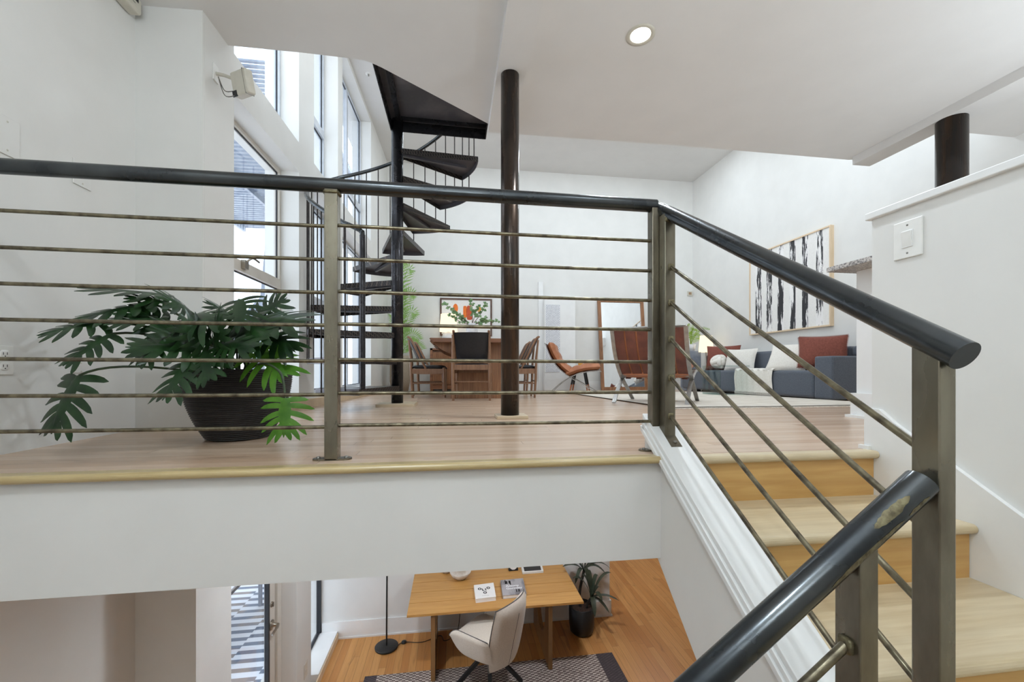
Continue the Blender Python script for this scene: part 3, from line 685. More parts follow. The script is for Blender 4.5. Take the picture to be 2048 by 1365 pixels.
# ------------------------------------------------------------------ foreground philodendron
def leaf_mesh(mb, base, tip, up, width, nl=6, droop=0.15, fold=0.25, mi=0, seed=0, lob=0.11):
    rg = random.Random(seed); base, tip, up = V(base), V(tip), V(up)
    L = (tip - base).length; x = (tip - base).normalized(); n = (up - x * up.dot(x)).normalized(); y = n.cross(x)
    def P(a, b, h=0.0):   # a along, b across (fractions of L)
        zz = -droop * (a * a) - fold * b * b * 1.6 + h + droop * a * 0.6
        return base + x * (a * L) + y * (b * L) + n * (zz * L)
    m = 10; vs = []
    for i in range(m + 1):
        a = i / m; w = width * 0.30 * math.sin(PI * min(1, a * 0.9 + 0.10)) ** 0.8 * (1 - a * 0.45)
        vs += [P(a, -w), P(a, 0, 0.02), P(a, w)]
    mb.add(vs, [(i * 3 + k, (i + 1) * 3 + k, (i + 1) * 3 + k + 1, i * 3 + k + 1) for i in range(m) for k in (0, 1)], mi, True)
    for s in (-1, 1):
        for j in range(nl):
            f = (j + 0.3) / nl; a0 = 0.02 + 0.86 * f + rg.uniform(-0.015, 0.015)
            ang = math.radians(118 - 88 * f + rg.uniform(-7, 7)); ln = width * (0.62 + 0.5 * math.sin(PI * (0.2 + 0.62 * f))) * rg.uniform(0.88, 1.1) * (0.62 if j == nl - 1 else 1)
            q = 7; vs = []
            for i in range(q + 1):
                g = i / q; wv = lob * (0.55 + 0.75 * math.sin(PI * min(1.0, 0.12 + g * 0.88)) ** 0.9) * (1 if g < 0.98 else 0.12)
                cx_, cy_ = a0 + math.cos(ang - g * 0.25) * ln * g, s * math.sin(ang - g * 0.25) * ln * g
                px_, py_ = -math.sin(ang), s * math.cos(ang)
                vs += [P(cx_ - px_ * wv / 2, cy_ - py_ * wv / 2), P(cx_, cy_, 0.006), P(cx_ + px_ * wv / 2, cy_ + py_ * wv / 2)]
            mb.add(vs, [(i * 3 + k, (i + 1) * 3 + k, (i + 1) * 3 + k + 1, i * 3 + k + 1) for i in range(q) for k in (0, 1)], mi, True)
PC = pz(445, 886, 0.0) + V((0.0, 0.165, 0.0))
t = thing('potted_philodendron', 'philodendron with deeply lobed dark leaves in a ribbed black bowl planter behind the railing', 'potted plant', tuple(PC))
prof = []
Rt, Rb, hp_ = 0.262, 0.150, 0.372
for i in range(217):
    g = i / 216; r = Rb + (Rt - Rb) * (1 - (1 - g) ** 2.1) + 0.0028 * math.sin(g * 2 * PI * 36)
    prof.append((r, 0.004 + g * hp_))
prof = [(0.0, 0.002), (Rb - 0.01, 0.002)] + prof + [(Rt - 0.012, hp_ + 0.004), (Rt - 0.02, hp_ - 0.04), (0.0, hp_ - 0.05)]
MB().lathe(prof, tuple(PC), 64).build('pot', M['pot'], t)
MB().lathe([(Rt - 0.02, hp_ - 0.045), (0.0, hp_ - 0.035)], tuple(PC), 32).build('soil', M['soil'], t)
# base pixel, depth, tip pixel, depth, width, up-tilt (towards camera), seed
LV = [
    ((328, 590), 2.30, (160, 574), 2.20, 0.42, (0.0, -0.25, 1), 0.02), ((300, 608), 2.25, (130, 640), 2.12, 0.40, (0, -0.5, 1), 0.10),
    ((205, 648), 2.16, (72, 664), 2.05, 0.45, (0, -0.6, 1), 0.25), ((224, 668), 2.12, (122, 730), 2.02, 0.46, (-0.2, -0.9, 0.7), 0.12),
    ((158, 752), 2.08, (98, 868), 2.0, 0.50, (-0.3, -1, 0.4), 0.10), ((330, 640), 2.2, (210, 640), 2.1, 0.48, (0, -0.6, 1), 0.12),
    ((384, 628), 2.2, (330, 588), 2.05, 0.62, (0.1, -0.9, 0.6), 0.25), ((385, 632), 2.15, (432, 640), 2.0, 0.60, (0, -0.8, 0.8), 0.35),
    ((470, 640), 2.3, (416, 600), 2.2, 0.55, (0.2, -0.6, 1), 0.2), ((478, 600), 2.15, (482, 652), 2.02, 0.62, (0, -1, 0.35), 0.15),
    ((500, 640), 2.2, (610, 640), 2.05, 0.50, (0.1, -0.7, 0.9), 0.12), ((512, 635), 2.3, (572, 594), 2.3, 0.52, (0.2, -0.8, 0.6), 0.15),
    ((525, 660), 2.2, (590, 700), 2.1, 0.52, (0.3, -0.9, 0.6), 0.2), ((470, 650), 2.15, (540, 668), 2.0, 0.52, (0, -0.9, 0.5), 0.2),
    ((400, 690), 2.15, (305, 650), 2.0, 0.50, (0.1, -0.8, 0.7), 0.15), ((400, 700), 2.1, (250, 690), 1.98, 0.45, (0, -0.8, 0.8), 0.15),
    ((420, 690), 2.1, (360, 640), 1.98, 0.55, (0.1, -0.9, 0.6), 0.15), ((430, 700), 2.1, (440, 640), 1.96, 0.52, (0, -0.9, 0.4), 0.15),
    ((385, 718), 2.06, (322, 800), 1.94, 0.50, (-0.3, -1, 0.3), 0.10), ((410, 705), 2.08, (415, 760), 1.95, 0.52, (0, -1, 0.3), 0.15),
    ((330, 660), 2.1, (275, 730), 2.0, 0.46, (-0.2, -0.9, 0.5), 0.12), ((440, 690), 2.08, (505, 690), 1.96, 0.50, (0.1, -0.9, 0.6), 0.2),
    ((360, 670), 2.25, (255, 610), 2.2, 0.45, (0, -0.6, 0.9), 0.12), ((350, 610), 2.3, (250, 590), 2.2, 0.46, (0, -0.6, 0.9), 0.12)]
BR = [((516, 704), 2.18, (575, 752), 2.08, 0.58, (0.4, -1, 0.4), 0.12), ((505, 700), 2.3, (560, 690), 2.25, 0.55, (0.3, -0.8, 0.6), 0.12), ((571, 797), 2.0, (567, 876), 1.97, 0.62, (0.0, -1, 0.12), 0.04)]
base_in = PC + V((0, 0, hp_ - 0.04))
for i, (b, vb, tp, vt, wd, up, dr) in enumerate(LV + BR):
    bright = i >= len(LV)
    B, T = pv(b[0], b[1], vb), pv(tp[0], tp[1], vt)
    m = MB(); leaf_mesh(m, B, T, up, wd, 6, dr, 0.25, 0, 11 + i); lf = m.build('leaf', M['leaf_bright'] if bright else M['leaf'], t)
    r0 = base_in + V((R.uniform(-0.07, 0.07), R.uniform(-0.07, 0.07), 0)); mid = r0.lerp(B, 0.5) + V((0, 0, 0.10 + 0.25 * max(0, (B - r0).length - 0.3)))
    if i == 4: mid = pv(230, 712, 2.12)
    if i == len(LV) + BR.index(BR[-1]): mid = pv(565, 728, 2.05)
    MB().tube(bez([r0, mid, B], 10) if i != len(LV) + 2 else smooth([r0, pv(520, 728, 2.1), pv(560, 745, 2.03), B], 6), 0.0055, 7).build('petiole', M['stem'], t)
# ------------------------------------------------------------------ small wall fittings
def wallplate(name, label, cat, cen, w, h, parts):
    pass
t = thing('light_switch', 'white rocker light switch on the half wall right of the stairs', 'light switch', (U0, 1.555, 0.935))
MB().box((U0 - 0.007, 1.497, 0.855), (U0, 1.613, 1.017)).build('plate', M['plastic'], t, bevel=0.003)
MB().box((U0 - 0.0095, 1.532, 0.90), (U0 - 0.006, 1.578, 0.972)).build('bezel', M['trim'], t, bevel=0.001)
MB().hexa([(U0 - 0.010, 1.536, 0.905), (U0 - 0.008, 1.536, 0.905), (U0 - 0.008, 1.574, 0.905), (U0 - 0.010, 1.574, 0.905), (U0 - 0.017, 1.536, 0.967), (U0 - 0.008, 1.536, 0.967), (U0 - 0.008, 1.574, 0.967), (U0 - 0.017, 1.574, 0.967)]).build('rocker', M['plastic'], t)
for z in (0.876, 0.996): MB().sell((U0 - 0.0075, 1.555, z), (0.0015, 0.004, 0.004), nu=10, nv=6).build('screw', M['screw'], t)
def blank(label, p, w, h):   # blank plate on the left wall
    t = thing('blank_wall_plate', label, 'wall plate', (UL, p.y, p.z))
    MB().box((UL, p.y - w / 2, p.z - h / 2), (UL + 0.006, p.y + w / 2, p.z + h / 2)).build('plate', M['wall'], t, bevel=0.002)
    for s in (-1, 1): MB().sell((UL + 0.006, p.y, p.z + s * h * 0.37), (0.0015, 0.004, 0.004), nu=8, nv=6).build('screw', M['device'], t)
q = pu(163, 350, UL); blank('blank white cover plate on the left wall crossed by the handrail', q, 0.11, 0.13)
q = pu(12, 272, UL); blank('blank white cover plate at the left edge of the picture above the handrail', q, 0.11, 0.17)
q = pu(160, 735, UL); blank('blank white cover plate low on the left wall behind the hanging philodendron leaf', q, 0.10, 0.06)
q = pu(6, 721, UL)
t = thing('power_outlet', 'white duplex outlet on the left wall at the edge of the picture', 'outlet', (UL, q.y, q.z))
MB().box((UL, q.y - 0.04, q.z - 0.064), (UL + 0.006, q.y + 0.04, q.z + 0.064)).build('plate', M['plastic'], t, bevel=0.002)
for s in (-1, 1):
    m = MB(); m.sell((UL + 0.006, q.y, q.z + s * 0.027), (0.003, 0.019, 0.018), (0.6, 0.6), 16, 8); o = m.build('socket', M['plastic'], t)
    m = MB()
    for k in (-1, 1): m.box((UL + 0.0085, q.y + k * 0.008 - 0.0012, q.z + s * 0.027 - 0.003), (UL + 0.0095, q.y + k * 0.008 + 0.0012, q.z + s * 0.027 + 0.008))
    m.sell((UL + 0.0088, q.y, q.z + s * 0.027 - 0.009), (0.0008, 0.0025, 0.0025), nu=8, nv=6); m.build('slot', M['blackplastic'], o)
US2 = -1.50; q = pu(611, 1340, US2)
t = thing('power_outlet', 'cream outlet on the wall beside the patio door downstairs', 'outlet', (US2, q.y, q.z))
MB().box((US2, q.y - 0.05, q.z - 0.075), (US2 + 0.006, q.y + 0.05, q.z + 0.075)).build('plate', M['framewhite'], t, bevel=0.002)
for s in (-1, 1): MB().sell((US2 + 0.006, q.y, q.z + s * 0.03), (0.003, 0.022, 0.02), (0.6, 0.6), 14, 8).build('socket', M['device'], t)
# device in the ceiling corner
q = pu(262, 18, UL + 0.06)
t = thing('wall_sensor_box', 'white box with tiny dark print in the ceiling corner at upper left', 'wall box', (UL, 2.75, 2.58))
m = MB(); m.box((UL, 2.40, 2.53), (UL + 0.075, 2.86, 2.625)); m.build('housing', M['device'], t, bevel=0.018, seg=4)
m = MB(); m.box((UL + 0.0752, 2.62, 2.565), (UL + 0.0757, 2.80, 2.568)); m.box((UL + 0.0752, 2.66, 2.555), (UL + 0.0757, 2.72, 2.557)); m.build('print', M['ink'], t)
m = MB(); m.box((UL + 0.0752, 2.80, 2.585), (UL + 0.0757, 2.825, 2.605)); m.build('status_window', M['ink'], t)
# projector on the pillar
pA = pw_ = None
t = thing('wall_projector', 'small pale projector on a wall arm on the pillar at upper left', 'projector', (uw(3.1), 3.1, 2.4))
def onw(x, y, off):   # pixel on the window-wall plane shifted into the room
    p = pu(x, y, uw(3.1) + off)
    for _ in range(6): p = pu(x, y, uw(p.y) + off)
    return p
wp = onw(430, 147, 0.0)
m = MB(); m.box((wp.x, wp.y - 0.03, wp.z - 0.055), (wp.x + 0.008, wp.y + 0.03, wp.z + 0.055)); m.build('mount_plate', M['plastic'], t, bevel=0.002)
pj = onw(486, 168, 0.20)
m = MB(); m.tube([wp + V((0.005, 0, 0)), wp + V((0.05, 0.01, 0.0)), V((pj.x, pj.y, pj.z + 0.01))], 0.011, 10); m.build('arm', M['device'], t)
rot = Matrix.Rotation(math.radians(-30), 3, 'Z') @ Matrix.Rotation(math.radians(12), 3, 'X')
m = MB()
hx, hy, hz_ = 0.072, 0.03, 0.074
cs = [rot @ V((sx * hx, sy * hy, sz_ * hz_)) + pj for sz_ in (-1, 1) for sx, sy in ((-1, -1), (1, -1), (1, 1), (-1, 1))]
m.hexa(cs); m.build('housing', M['device'], t, bevel=0.012, seg=3)
m = MB(); cs = [rot @ V((x, y, z)) + pj for z in (-hz_ - 0.001, -hz_ + 0.035) for x, y in ((-hx - 0.001, -hy - 0.0015), (-hx + 0.04, -hy - 0.0015), (-hx + 0.04, -hy + 0.004), (-hx - 0.001, -hy + 0.004))]
m.hexa(cs); m.build('lens_window', M['blackplastic'], t)
m = MB(); cs = [rot @ V((x, y, z)) + pj for z in (-hz_ - 0.001, hz_ + 0.001) for x, y in ((0.045, -hy - 0.001), (0.047, -hy - 0.001), (0.047, hy + 0.001), (0.045, hy + 0.001))]
m.hexa(cs); m.build('seam', M['screw'], t)
for off in (0.0, 0.03):
    MB().tube(smooth([wp + V((0.02, 0.0, -0.02)), wp.lerp(pj, 0.35) + V((0.0, 0, -0.09 - off)), wp.lerp(pj, 0.7) + V((0, 0, -0.07 - off)), pj + rot @ V((-hx, 0, -0.05))], 6), 0.003, 6).build('cable', M['screw'], t)
p = pz(737, 148, ZH)
t = thing('ceiling_sprinkler', 'tiny sprinkler head on the high ceiling near the windows', 'sprinkler', (p.x, p.y, ZH))
MB().lathe([(0.045, 0), (0.04, -0.006), (0.0, -0.008)], tuple(p), 20).build('escutcheon', M['plastic'], t)
MB().lathe([(0.012, -0.006), (0.012, -0.03), (0.0, -0.03)], tuple(p), 14).build('nozzle', M['screw'], t)
# ------------------------------------------------------------------ dining area
def chair(label, loc, rz, group='black leather dining chairs round the table'):
    t = thing('dining_chair', label, 'chair', loc, rz, group); W, D = 0.24, 0.25
    def b(m, name, mat, **k): return m.build(name, mat, t, world=False, **k)
    for s in (-1, 1):
        m = MB(); pts = [(-0.245, s * W, 0), (-0.262, s * W, 0.3), (-0.27, s * W, 0.6), (-0.30, s * W, 0.865)]
        m.tube(pts, [0.017, 0.02, 0.018, 0.014], 10); b(m, 'leg', M['teak'])
        m = MB(); m.tube([(0.235, s * W, 0), (0.225, s * W, 0.25), (0.22, s * W, 0.455)], [0.016, 0.02, 0.021], 10); b(m, 'leg', M['teak'])
        m = MB(); m.tube(smooth([(-0.05, s * (W - 0.012), 0.44), (-0.16, s * (W - 0.012), 0.66), (-0.27, s * (W - 0.01), 0.88), (-0.325, s * (W - 0.01), 0.915)], 5), [0.017] * 14 + [0.012, 0.008], 8); b(m, 'back_upright', M['teak'])
        m = MB(); m.bar((-0.25, s * W, 0.40), (0.22, s * W, 0.40), 0.022, 0.075); b(m, 'apron', M['teak'])
        m = MB(); m.tube([(-0.25, s * W, 0.22), (0.225, s * W, 0.22)], 0.010, 8); b(m, 'stretcher', M['teak'])
    m = MB(); m.bar((0.215, -W, 0.40), (0.215, W, 0.40), 0.022, 0.07); b(m, 'apron', M['teak'])
    m = MB(); m.bar((-0.26, -W, 0.44), (-0.26, W, 0.44), 0.022, 0.07); b(m, 'apron', M['teak'])
    m = MB(); m.tube([(-0.25, -W, 0.25), (-0.25, W, 0.25)], 0.010, 8); b(m, 'stretcher', M['teak'])
    m = MB(); m.sell((0.0, 0, 0.465), (0.255, 0.235, 0.032), (0.35, 0.6), 28, 10); b(m, 'seat', M['blackleather'])
    m = MB()
    def bk(i, k, o):
        y = (k - 0.5) * 2; z = 0.545 + 0.35 * i; w = 0.205 + 0.02 * i; dep = -0.115 - 0.165 * i - 0.03 * (1 - y * y) + o
        return (dep, y * w, z)
    for o in (0.012, -0.02): m.grid(lambda i, k: bk(i, k, o), 8, 8)
    for kk in (0, 1): m.grid(lambda i, k: bk(i, kk, 0.012 - 0.032 * k), 8, 1)
    for ii in (0, 1): m.grid(lambda i, k: bk(ii, i, 0.012 - 0.032 * k), 8, 1)
    b(m, 'backrest', M['blackleather']); return t
def place(proto, label, loc, rz):
    c = dup(proto); c.location = loc; c.rotation_euler = (0, 0, rz); c['label'] = label; return c
p0 = (pf(910, 802) + pf(985, 802)) / 2
ch = chair('black leather dining chair facing away from the railing at the near table end', (p0.x, p0.y + 0.25, fz(p0.y)), PI / 2 - 0.12)
place(ch, 'dining chair on the left of the table nearest the spiral stair', (-0.37, 6.68, fz(6.6)), 0.06)
place(ch, 'dining chair on the left of the table, second from the railing, half hidden', (-0.36, 7.72, fz(7.7)), 0.06)
place(ch, 'dining chair on the right of the table, nearest the column', (0.98, 6.42, fz(6.4)), PI - 0.08)
place(ch, 'dining chair on the right of the table, second from the railing', (1.03, 7.4, fz(7.4)), PI - 0.08)
t = thing('dining_table', 'walnut dining table with thick live edge top on solid panel legs', 'table', (0.3, 7.0, fz(7)))
v0, v1 = 5.86, 8.15; zt_ = pv(870, 676, v0).z
ua, ub = pv(858, 676, v0).x, pv(1034, 682, v0).x; um = (ua + ub) / 2; zf_ = fz(7)
m = MB(); n = 14
def edge_u(s, f): return (ua if s < 0 else ub) + s * 0.02 * math.sin(f * 9 + s) + s * 0.012 * math.sin(f * 23)
for s in (-1, 1):
    for i in range(n):
        f0, f1 = i / n, (i + 1) / n; a0_, a1_ = v0 + (v1 - v0) * f0, v0 + (v1 - v0) * f1
        e0, e1 = edge_u(s, f0), edge_u(s, f1); ins = 0.05
        m.hexa([(um, a0_, zt_ - 0.055), (e0 - s * ins, a0_, zt_ - 0.055), (e1 - s * ins, a1_, zt_ - 0.055), (um, a1_, zt_ - 0.055), (um, a0_, zt_), (e0, a0_, zt_), (e1, a1_, zt_), (um, a1_, zt_)])
m.build('tabletop', M['walnut_x'], t)
for vv in (v0 + 0.25, v1 - 0.35):
    ul, ur_ = pv(902, 790, v0 + 0.25).x, pv(1006, 790, v0 + 0.25).x
    m = MB(); pts = [(ua + 0.05, zt_ - 0.055), (ua + 0.10, zt_ - 0.10), (ua + 0.17, zt_ - 0.155), (ul, zt_ - 0.21), (ul, zf_ + 0.01), (ur_, zf_ + 0.01), (ur_, zt_ - 0.21), (ub - 0.17, zt_ - 0.155), (ub - 0.10, zt_ - 0.10), (ub - 0.05, zt_ - 0.055)]
    m.prism([(a, vv, z) for a, z in pts], (0, 0.07, 0)); m.build('leg', M['walnut'], t)
t = thing('sideboard', 'walnut sideboard with slatted doors against the far wall behind the dining table', 'sideboard', (0.2, 9.0, fz(9)))
s0, s1 = pv(860, 740, 8.82).x, 1.02; zs = pv(880, 697, 8.82).z; zf_ = fz(9)
MB().box((s0, 8.82, zf_ + 0.06), (s0 + 0.05, 9.27, zs)).box((s1 - 0.05, 8.82, zf_ + 0.06), (s1, 9.27, zs)).box((s0, 8.82, zs - 0.04), (s1, 9.27, zs)).box((s0 + 0.05, 8.82, zf_ + 0.06), (s1 - 0.05, 9.27, zf_ + 0.14)).box((s0 + 0.05, 8.9, zf_ + 0.14), (s1 - 0.05, 9.27, zs - 0.05)).build('carcass', M['walnut_x'], t)
nd = 3; wd = (s1 - s0 - 0.1) / nd
for i in range(nd):
    m = MB(); a0_ = s0 + 0.05 + wd * i
    for k in range(12): m.box((a0_ + wd * k / 12 + 0.002, 8.835, zf_ + 0.15), (a0_ + wd * (k + 1) / 12 - 0.002, 8.86, zs - 0.08))
    m.build('door', M['walnut'], t)
for x in (s0 + 0.03, s1 - 0.03):
    for y in (8.85, 9.24): MB().box((x - 0.025, y - 0.02, zf_), (x + 0.025, y + 0.02, zf_ + 0.07)).build('foot', M['walnut'], t)
pl = pv(897, 676, 9.0)
t = thing('table_lamp', 'glowing white table lamp on the sideboard', 'lamp', (pl.x, 9.0, zs))
zb, ztp = pv(897, 664, 9.0).z, pv(897, 629, 9.0).z; ra = (pv(915, 655, 9.0).x - pv(879, 655, 9.0).x) / 2
MB().lathe([(0, zs), (0.10, zs), (0.16, (zs + zb) / 2), (0.12, zb - 0.05), (0.02, zb), (0.0, zb)], (pl.x, 9.0, 0), 24).build('base', M['ceramic'], t)
MB().lathe([(ra, zb), (ra * 0.86, ztp)], (pl.x, 9.0, 0), 32).build('lamp_shade', M['lampshade'], t)
va = pv(944, 676, 7.0); zt2 = pv(944, 647, 7.0).z
t = thing('branch_vase', 'white ceramic vase with leafy green branches on the dining table', 'vase', (va.x, 7.0, zt_))
rv = (pv(956, 660, 7).x - pv(932, 660, 7).x) / 2
MB().lathe([(0, zt_), (rv * 0.7, zt_), (rv, zt_ + (zt2 - zt_) * 0.5), (rv * 0.9, zt2 - 0.04), (rv * 0.62, zt2 - 0.015), (rv * 0.68, zt2), (rv * 0.55, zt2), (rv * 0.5, zt2 - 0.05), (0, zt2 - 0.06)], (va.x, 7.0, 0), 28).build('vase', M['ceramic'], t)
rg = random.Random(21)
for tp, mid in (((886, 606), (918, 630)), ((897, 630), (915, 645)), ((903, 620), (922, 636)), ((944, 604), (946, 625)), ((956, 614), (950, 630)), ((973, 608), (966, 625)), ((974, 636), (958, 646)), ((995, 644), (968, 642)), ((920, 636), (930, 645))):
    B, T, Mi = V((va.x, 7.0, zt2 - 0.03)), pv(tp[0], tp[1], 7.0 + rg.uniform(-0.15, 0.1)), pv(mid[0], mid[1], 7.0)
    path = bez([B, Mi, T], 10); br = MB().tube(path, [0.006 - 0.0004 * i for i in range(11)], 6).build('branch', M['twig'], t)
    m = MB()
    for i in range(4, 11):
        for s in range(2):
            dirv = V((rg.uniform(-1, 1), rg.uniform(-1, 0.6), rg.uniform(-0.5, 0.9))).normalized(); L = rg.uniform(0.05, 0.075)
            p = path[i]; sd = dirv.cross(V((0, 1, 0.3))).normalized() * L * 0.42
            m.add([p, p + dirv * L * 0.4 + sd, p + dirv * L, p + dirv * L * 0.4 - sd], [(0, 1, 2, 3)], 0)
    lf = m.build('foliage', M['eucalyptus'], t)
t = thing('framed_artwork', 'framed abstract print with orange shapes above the sideboard', 'picture', (0.3, VF, 1.5))
f0, f1 = pv(880, 596, VF - 0.03), pv(984, 673, VF - 0.03); zA, zB = f1.z, f0.z; y0 = VF - 0.03
MB().box((f0.x, y0, zA + 0.035), (f0.x + 0.035, VF, zB - 0.035)).box((f1.x - 0.035, y0, zA + 0.035), (f1.x, VF, zB - 0.035)).box((f0.x, y0, zA), (f1.x, VF, zA + 0.035)).box((f0.x, y0, zB - 0.035), (f1.x, VF, zB)).build('frame', M['dark_frame'], t)
MB().box((f0.x + 0.03, y0 + 0.012, zA + 0.03), (f1.x - 0.03, VF, zB - 0.03)).build('print_sheet', M['canvas'], t)
def blob(px, py, rx, ry, e, mat, name):
    c = pv(px, py, y0 + 0.011); m = MB(); pts = []
    for k in range(20):
        a = 2 * PI * k / 20; q = lambda x_: math.copysign(abs(x_) ** e, x_); pts.append((c.x + rx * q(math.cos(a)), y0 + 0.011, c.z + ry * q(math.sin(a))))
    m.add(pts, [tuple(range(20))]); m.build(name, mat, t)
blob(911, 617, 0.055, 0.10, 1, M['art_orange'], 'orange_shape'); blob(930, 624, 0.04, 0.13, 0.4, M['art_orange'], 'orange_shape'); blob(939, 626, 0.065, 0.16, 0.5, M['art_red'], 'rust_shape'); blob(958, 619, 0.05, 0.06, 1, M['amber'], 'orange_shape')
# palm in a basket behind the spiral stair
pb_ = V((pv(800, 760, 8.75).x, 8.75, fz(8.75)))
t = thing('potted_palm', 'tall feathery palm in a woven basket behind the spiral stair', 'potted plant', tuple(pb_))
ht = pv(800, 712, 8.75).z - pb_.z
MB().lathe([(0, 0), (0.16, 0), (0.20, ht * 0.3), (0.20, ht * 0.75), (0.175, ht), (0.16, ht - 0.03), (0, ht - 0.05)], tuple(pb_), 28).build('basket', M['basket'], t)
rg = random.Random(4)
def frond(m, path, ln, step=1, lw=0.012):
    for i in range(3, len(path) - 1, step):
        tdir = (path[i + 1] - path[i - 1]).normalized(); sd = tdir.cross(V((0.1, 1, 0.2))).normalized(); g = i / len(path); L = ln * (0.5 + math.sin(PI * g) * 0.6)
        for s in (-1, 1):
            d_ = (sd * s + tdir * 0.8 + V((0, 0, -0.15))).normalized(); nn = d_.cross(V((0, 1, 0))).normalized() * lw
            p = path[i]; m.add([p, p + d_ * L * 0.5 + nn, p + d_ * L, p + d_ * L * 0.5 - nn], [(0, 1, 2, 3)], 0)
for tp in ((822, 540), (828, 590), (830, 630), (796, 535), (792, 640), (838, 680), (812, 660), (800, 590), (806, 528), (845, 700)):
    T = pv(tp[0], tp[1], 8.75 + rg.uniform(-0.25, 0.15)); B = pb_ + V((rg.uniform(-0.06, 0.06), rg.uniform(-0.06, 0.06), ht - 0.04))
    hgt = max(T.z, B.z) + 0.25; path = bez([B, V((B.x * 0.7 + T.x * 0.3, B.y, hgt)), T], 22)
    m = MB(); m.tube(path, 0.006, 5); frond(m, path, 0.20); m.build('frond', M['palm'], t)
# wall furnace
t = thing('wall_heater', 'tall white gas wall heater with perforated grille on the far wall', 'heater', (2.3, VF, fz(VF)))
h0, h1 = pv(1089, 598, 9.12).x, pv(1151, 598, 9.12).x; zA, zB = fz(9.2), pv(1100, 598, 9.12).z
MB().box((h0, 9.12, zA), (h1, VF, zB)).build('cabinet', M['trim'], t, bevel=0.01)
g0, g1 = pv(1090, 745, 9.11), pv(1120, 610, 9.11)
m = MB(); m.box((g0.x + 0.02, 9.112, g0.z), (g1.x, 9.119, g1.z)); gr = m.build('grille', M['grille'], t)
MB().box((pv(1077, 600, 9.26).x, 9.26, zA), (h0, VF, zB + 0.4)).build('side_trim', M['trim'], t)
# ------------------------------------------------------------------ lounge chairs
def lounge(label, loc, rz, sc=1.0):
    t = thing('lounge_chair', label, 'lounge chair', loc, rz, 'tan leather lounge chairs'); W = 0.375
    def b(m, name, mat, par=t, **k):
        m.v = [p * sc for p in m.v]; return m.build(name, mat, par, world=False, **k)
    A = smooth([(-0.44, 0, 0.80), (-0.36, 0, 0.60), (-0.24, 0, 0.42), (-0.06, 0, 0.27), (0.16, 0, 0.14), (0.40, 0, 0.0)], 6)
    Bc = smooth([(0.44, 0, 0.36), (0.20, 0, 0.34), (0.0, 0, 0.28), (-0.16, 0, 0.19), (-0.28, 0, 0.09), (-0.37, 0, 0.0)], 6)
    for s in (-1, 1):
        m = MB(); m.ribbon([p + V((0, s * W, 0)) for p in A], (0, 1, 0), 0.042, 0.012); b(m, 'back_leg_bar', M['chrome'])
        m = MB(); m.ribbon([p + V((0, s * W, 0)) for p in Bc], (0, 1, 0), 0.042, 0.012); b(m, 'seat_leg_bar', M['chrome'])
    for p in ((-0.44, 0.80), (-0.10, 0.295), (0.43, 0.355)):
        m = MB(); m.bar((p[0], -W, p[1]), (p[0], W, p[1]), 0.04, 0.012, (0.6, 0, 1)); b(m, 'crossbar', M['chrome'])
    bp = [p for p in A if p.z > 0.27]; bp2 = [p for p in Bc if p.x > -0.06]
    for i in range(6):
        y = -W + 0.07 + (2 * W - 0.14) * i / 5
        m = MB(); m.ribbon([p + V((0.004, y, 0.004)) for p in bp], (0, 1, 0), 0.104, 0.006); b(m, 'strap', M['strap'])
    for i in range(6):
        y = -W + 0.07 + (2 * W - 0.14) * i / 5
        m = MB(); m.ribbon([p + V((0, y, 0.008)) for p in bp2], (0, 1, 0), 0.06, 0.006); b(m, 'seat_strap', M['strap'])
    def cushion(path, th, name, flip):
        m = MB(); npth = len(path) - 1
        def fn(i, k, side):
            q = i * npth; a = min(int(q), npth - 1); f = q - a; p = path[a].lerp(path[a + 1], f); tg = (path[a + 1] - path[a]).normalized()
            nrm = V((-tg.z, 0, tg.x)) * flip
            tuft = 0.02 * (abs(math.sin(i * PI * 4)) * abs(math.sin(k * PI * 5))) ** 0.5
            ed = (min(1, min(i, 1 - i) * 9) * min(1, min(k, 1 - k) * 9)) ** 0.4
            off = 0.014 + (th * 0.5) + side * (th * 0.5 * ed + (tuft if side > 0 else 0) - (0.0 if ed > 0.05 else 0))
            return p + nrm * off + V((0, (k - 0.5) * 2 * (W - 0.01), 0))
        for side in (1, -1): m.grid(lambda i, k: fn(i, k, side), 26, 26)
        b(m, name, M['tan'])
    cushion(bp, 0.105, 'back_cushion', 1)
    sp2 = [p for p in Bc if p.x > -0.1][::-1]
    cushion(sp2, 0.11, 'seat_cushion', 1)
    return t
fa, fb = pf(1225, 808), pf(1377, 813)
mid = (fa + fb) / 2; rt = (fb - fa).normalized(); fw = V((-rt.y, rt.x, 0)); scB = (fb - fa).length / 0.78
lc = lounge('tan leather lounge chair seen from behind with brown straps, by the cream rug', (mid.x + fw.x * 0.37 * scB, mid.y + fw.y * 0.37 * scB, fz(mid.y + 0.2) + 0.012), math.atan2(fw.y, fw.x), scB)
qa = (pf(1112, 783) + pf(1196, 783)) / 2
l2 = dup(lc); l2.location = (2.33, 7.95, fz(7.95) + 0.004); l2.rotation_euler = (0, 0, -0.32); l2['label'] = 'tan leather lounge chair in side view in front of the wall heater'
l2.scale = (1.16 / scB,) * 3
t = thing('side_table', 'small round side table with black copper-tipped legs beside the far lounge chair', 'side table', (2.72, 8.80, fz(8.8)))
zt3 = pv(1160, 735, 8.8).z; zf_ = fz(8.8)
MB().lathe([(0, zt3 - 0.02), (0.25, zt3 - 0.02), (0.25, zt3), (0, zt3)], (2.72, 8.80, 0), 32).build('table_top', M['marble'], t)
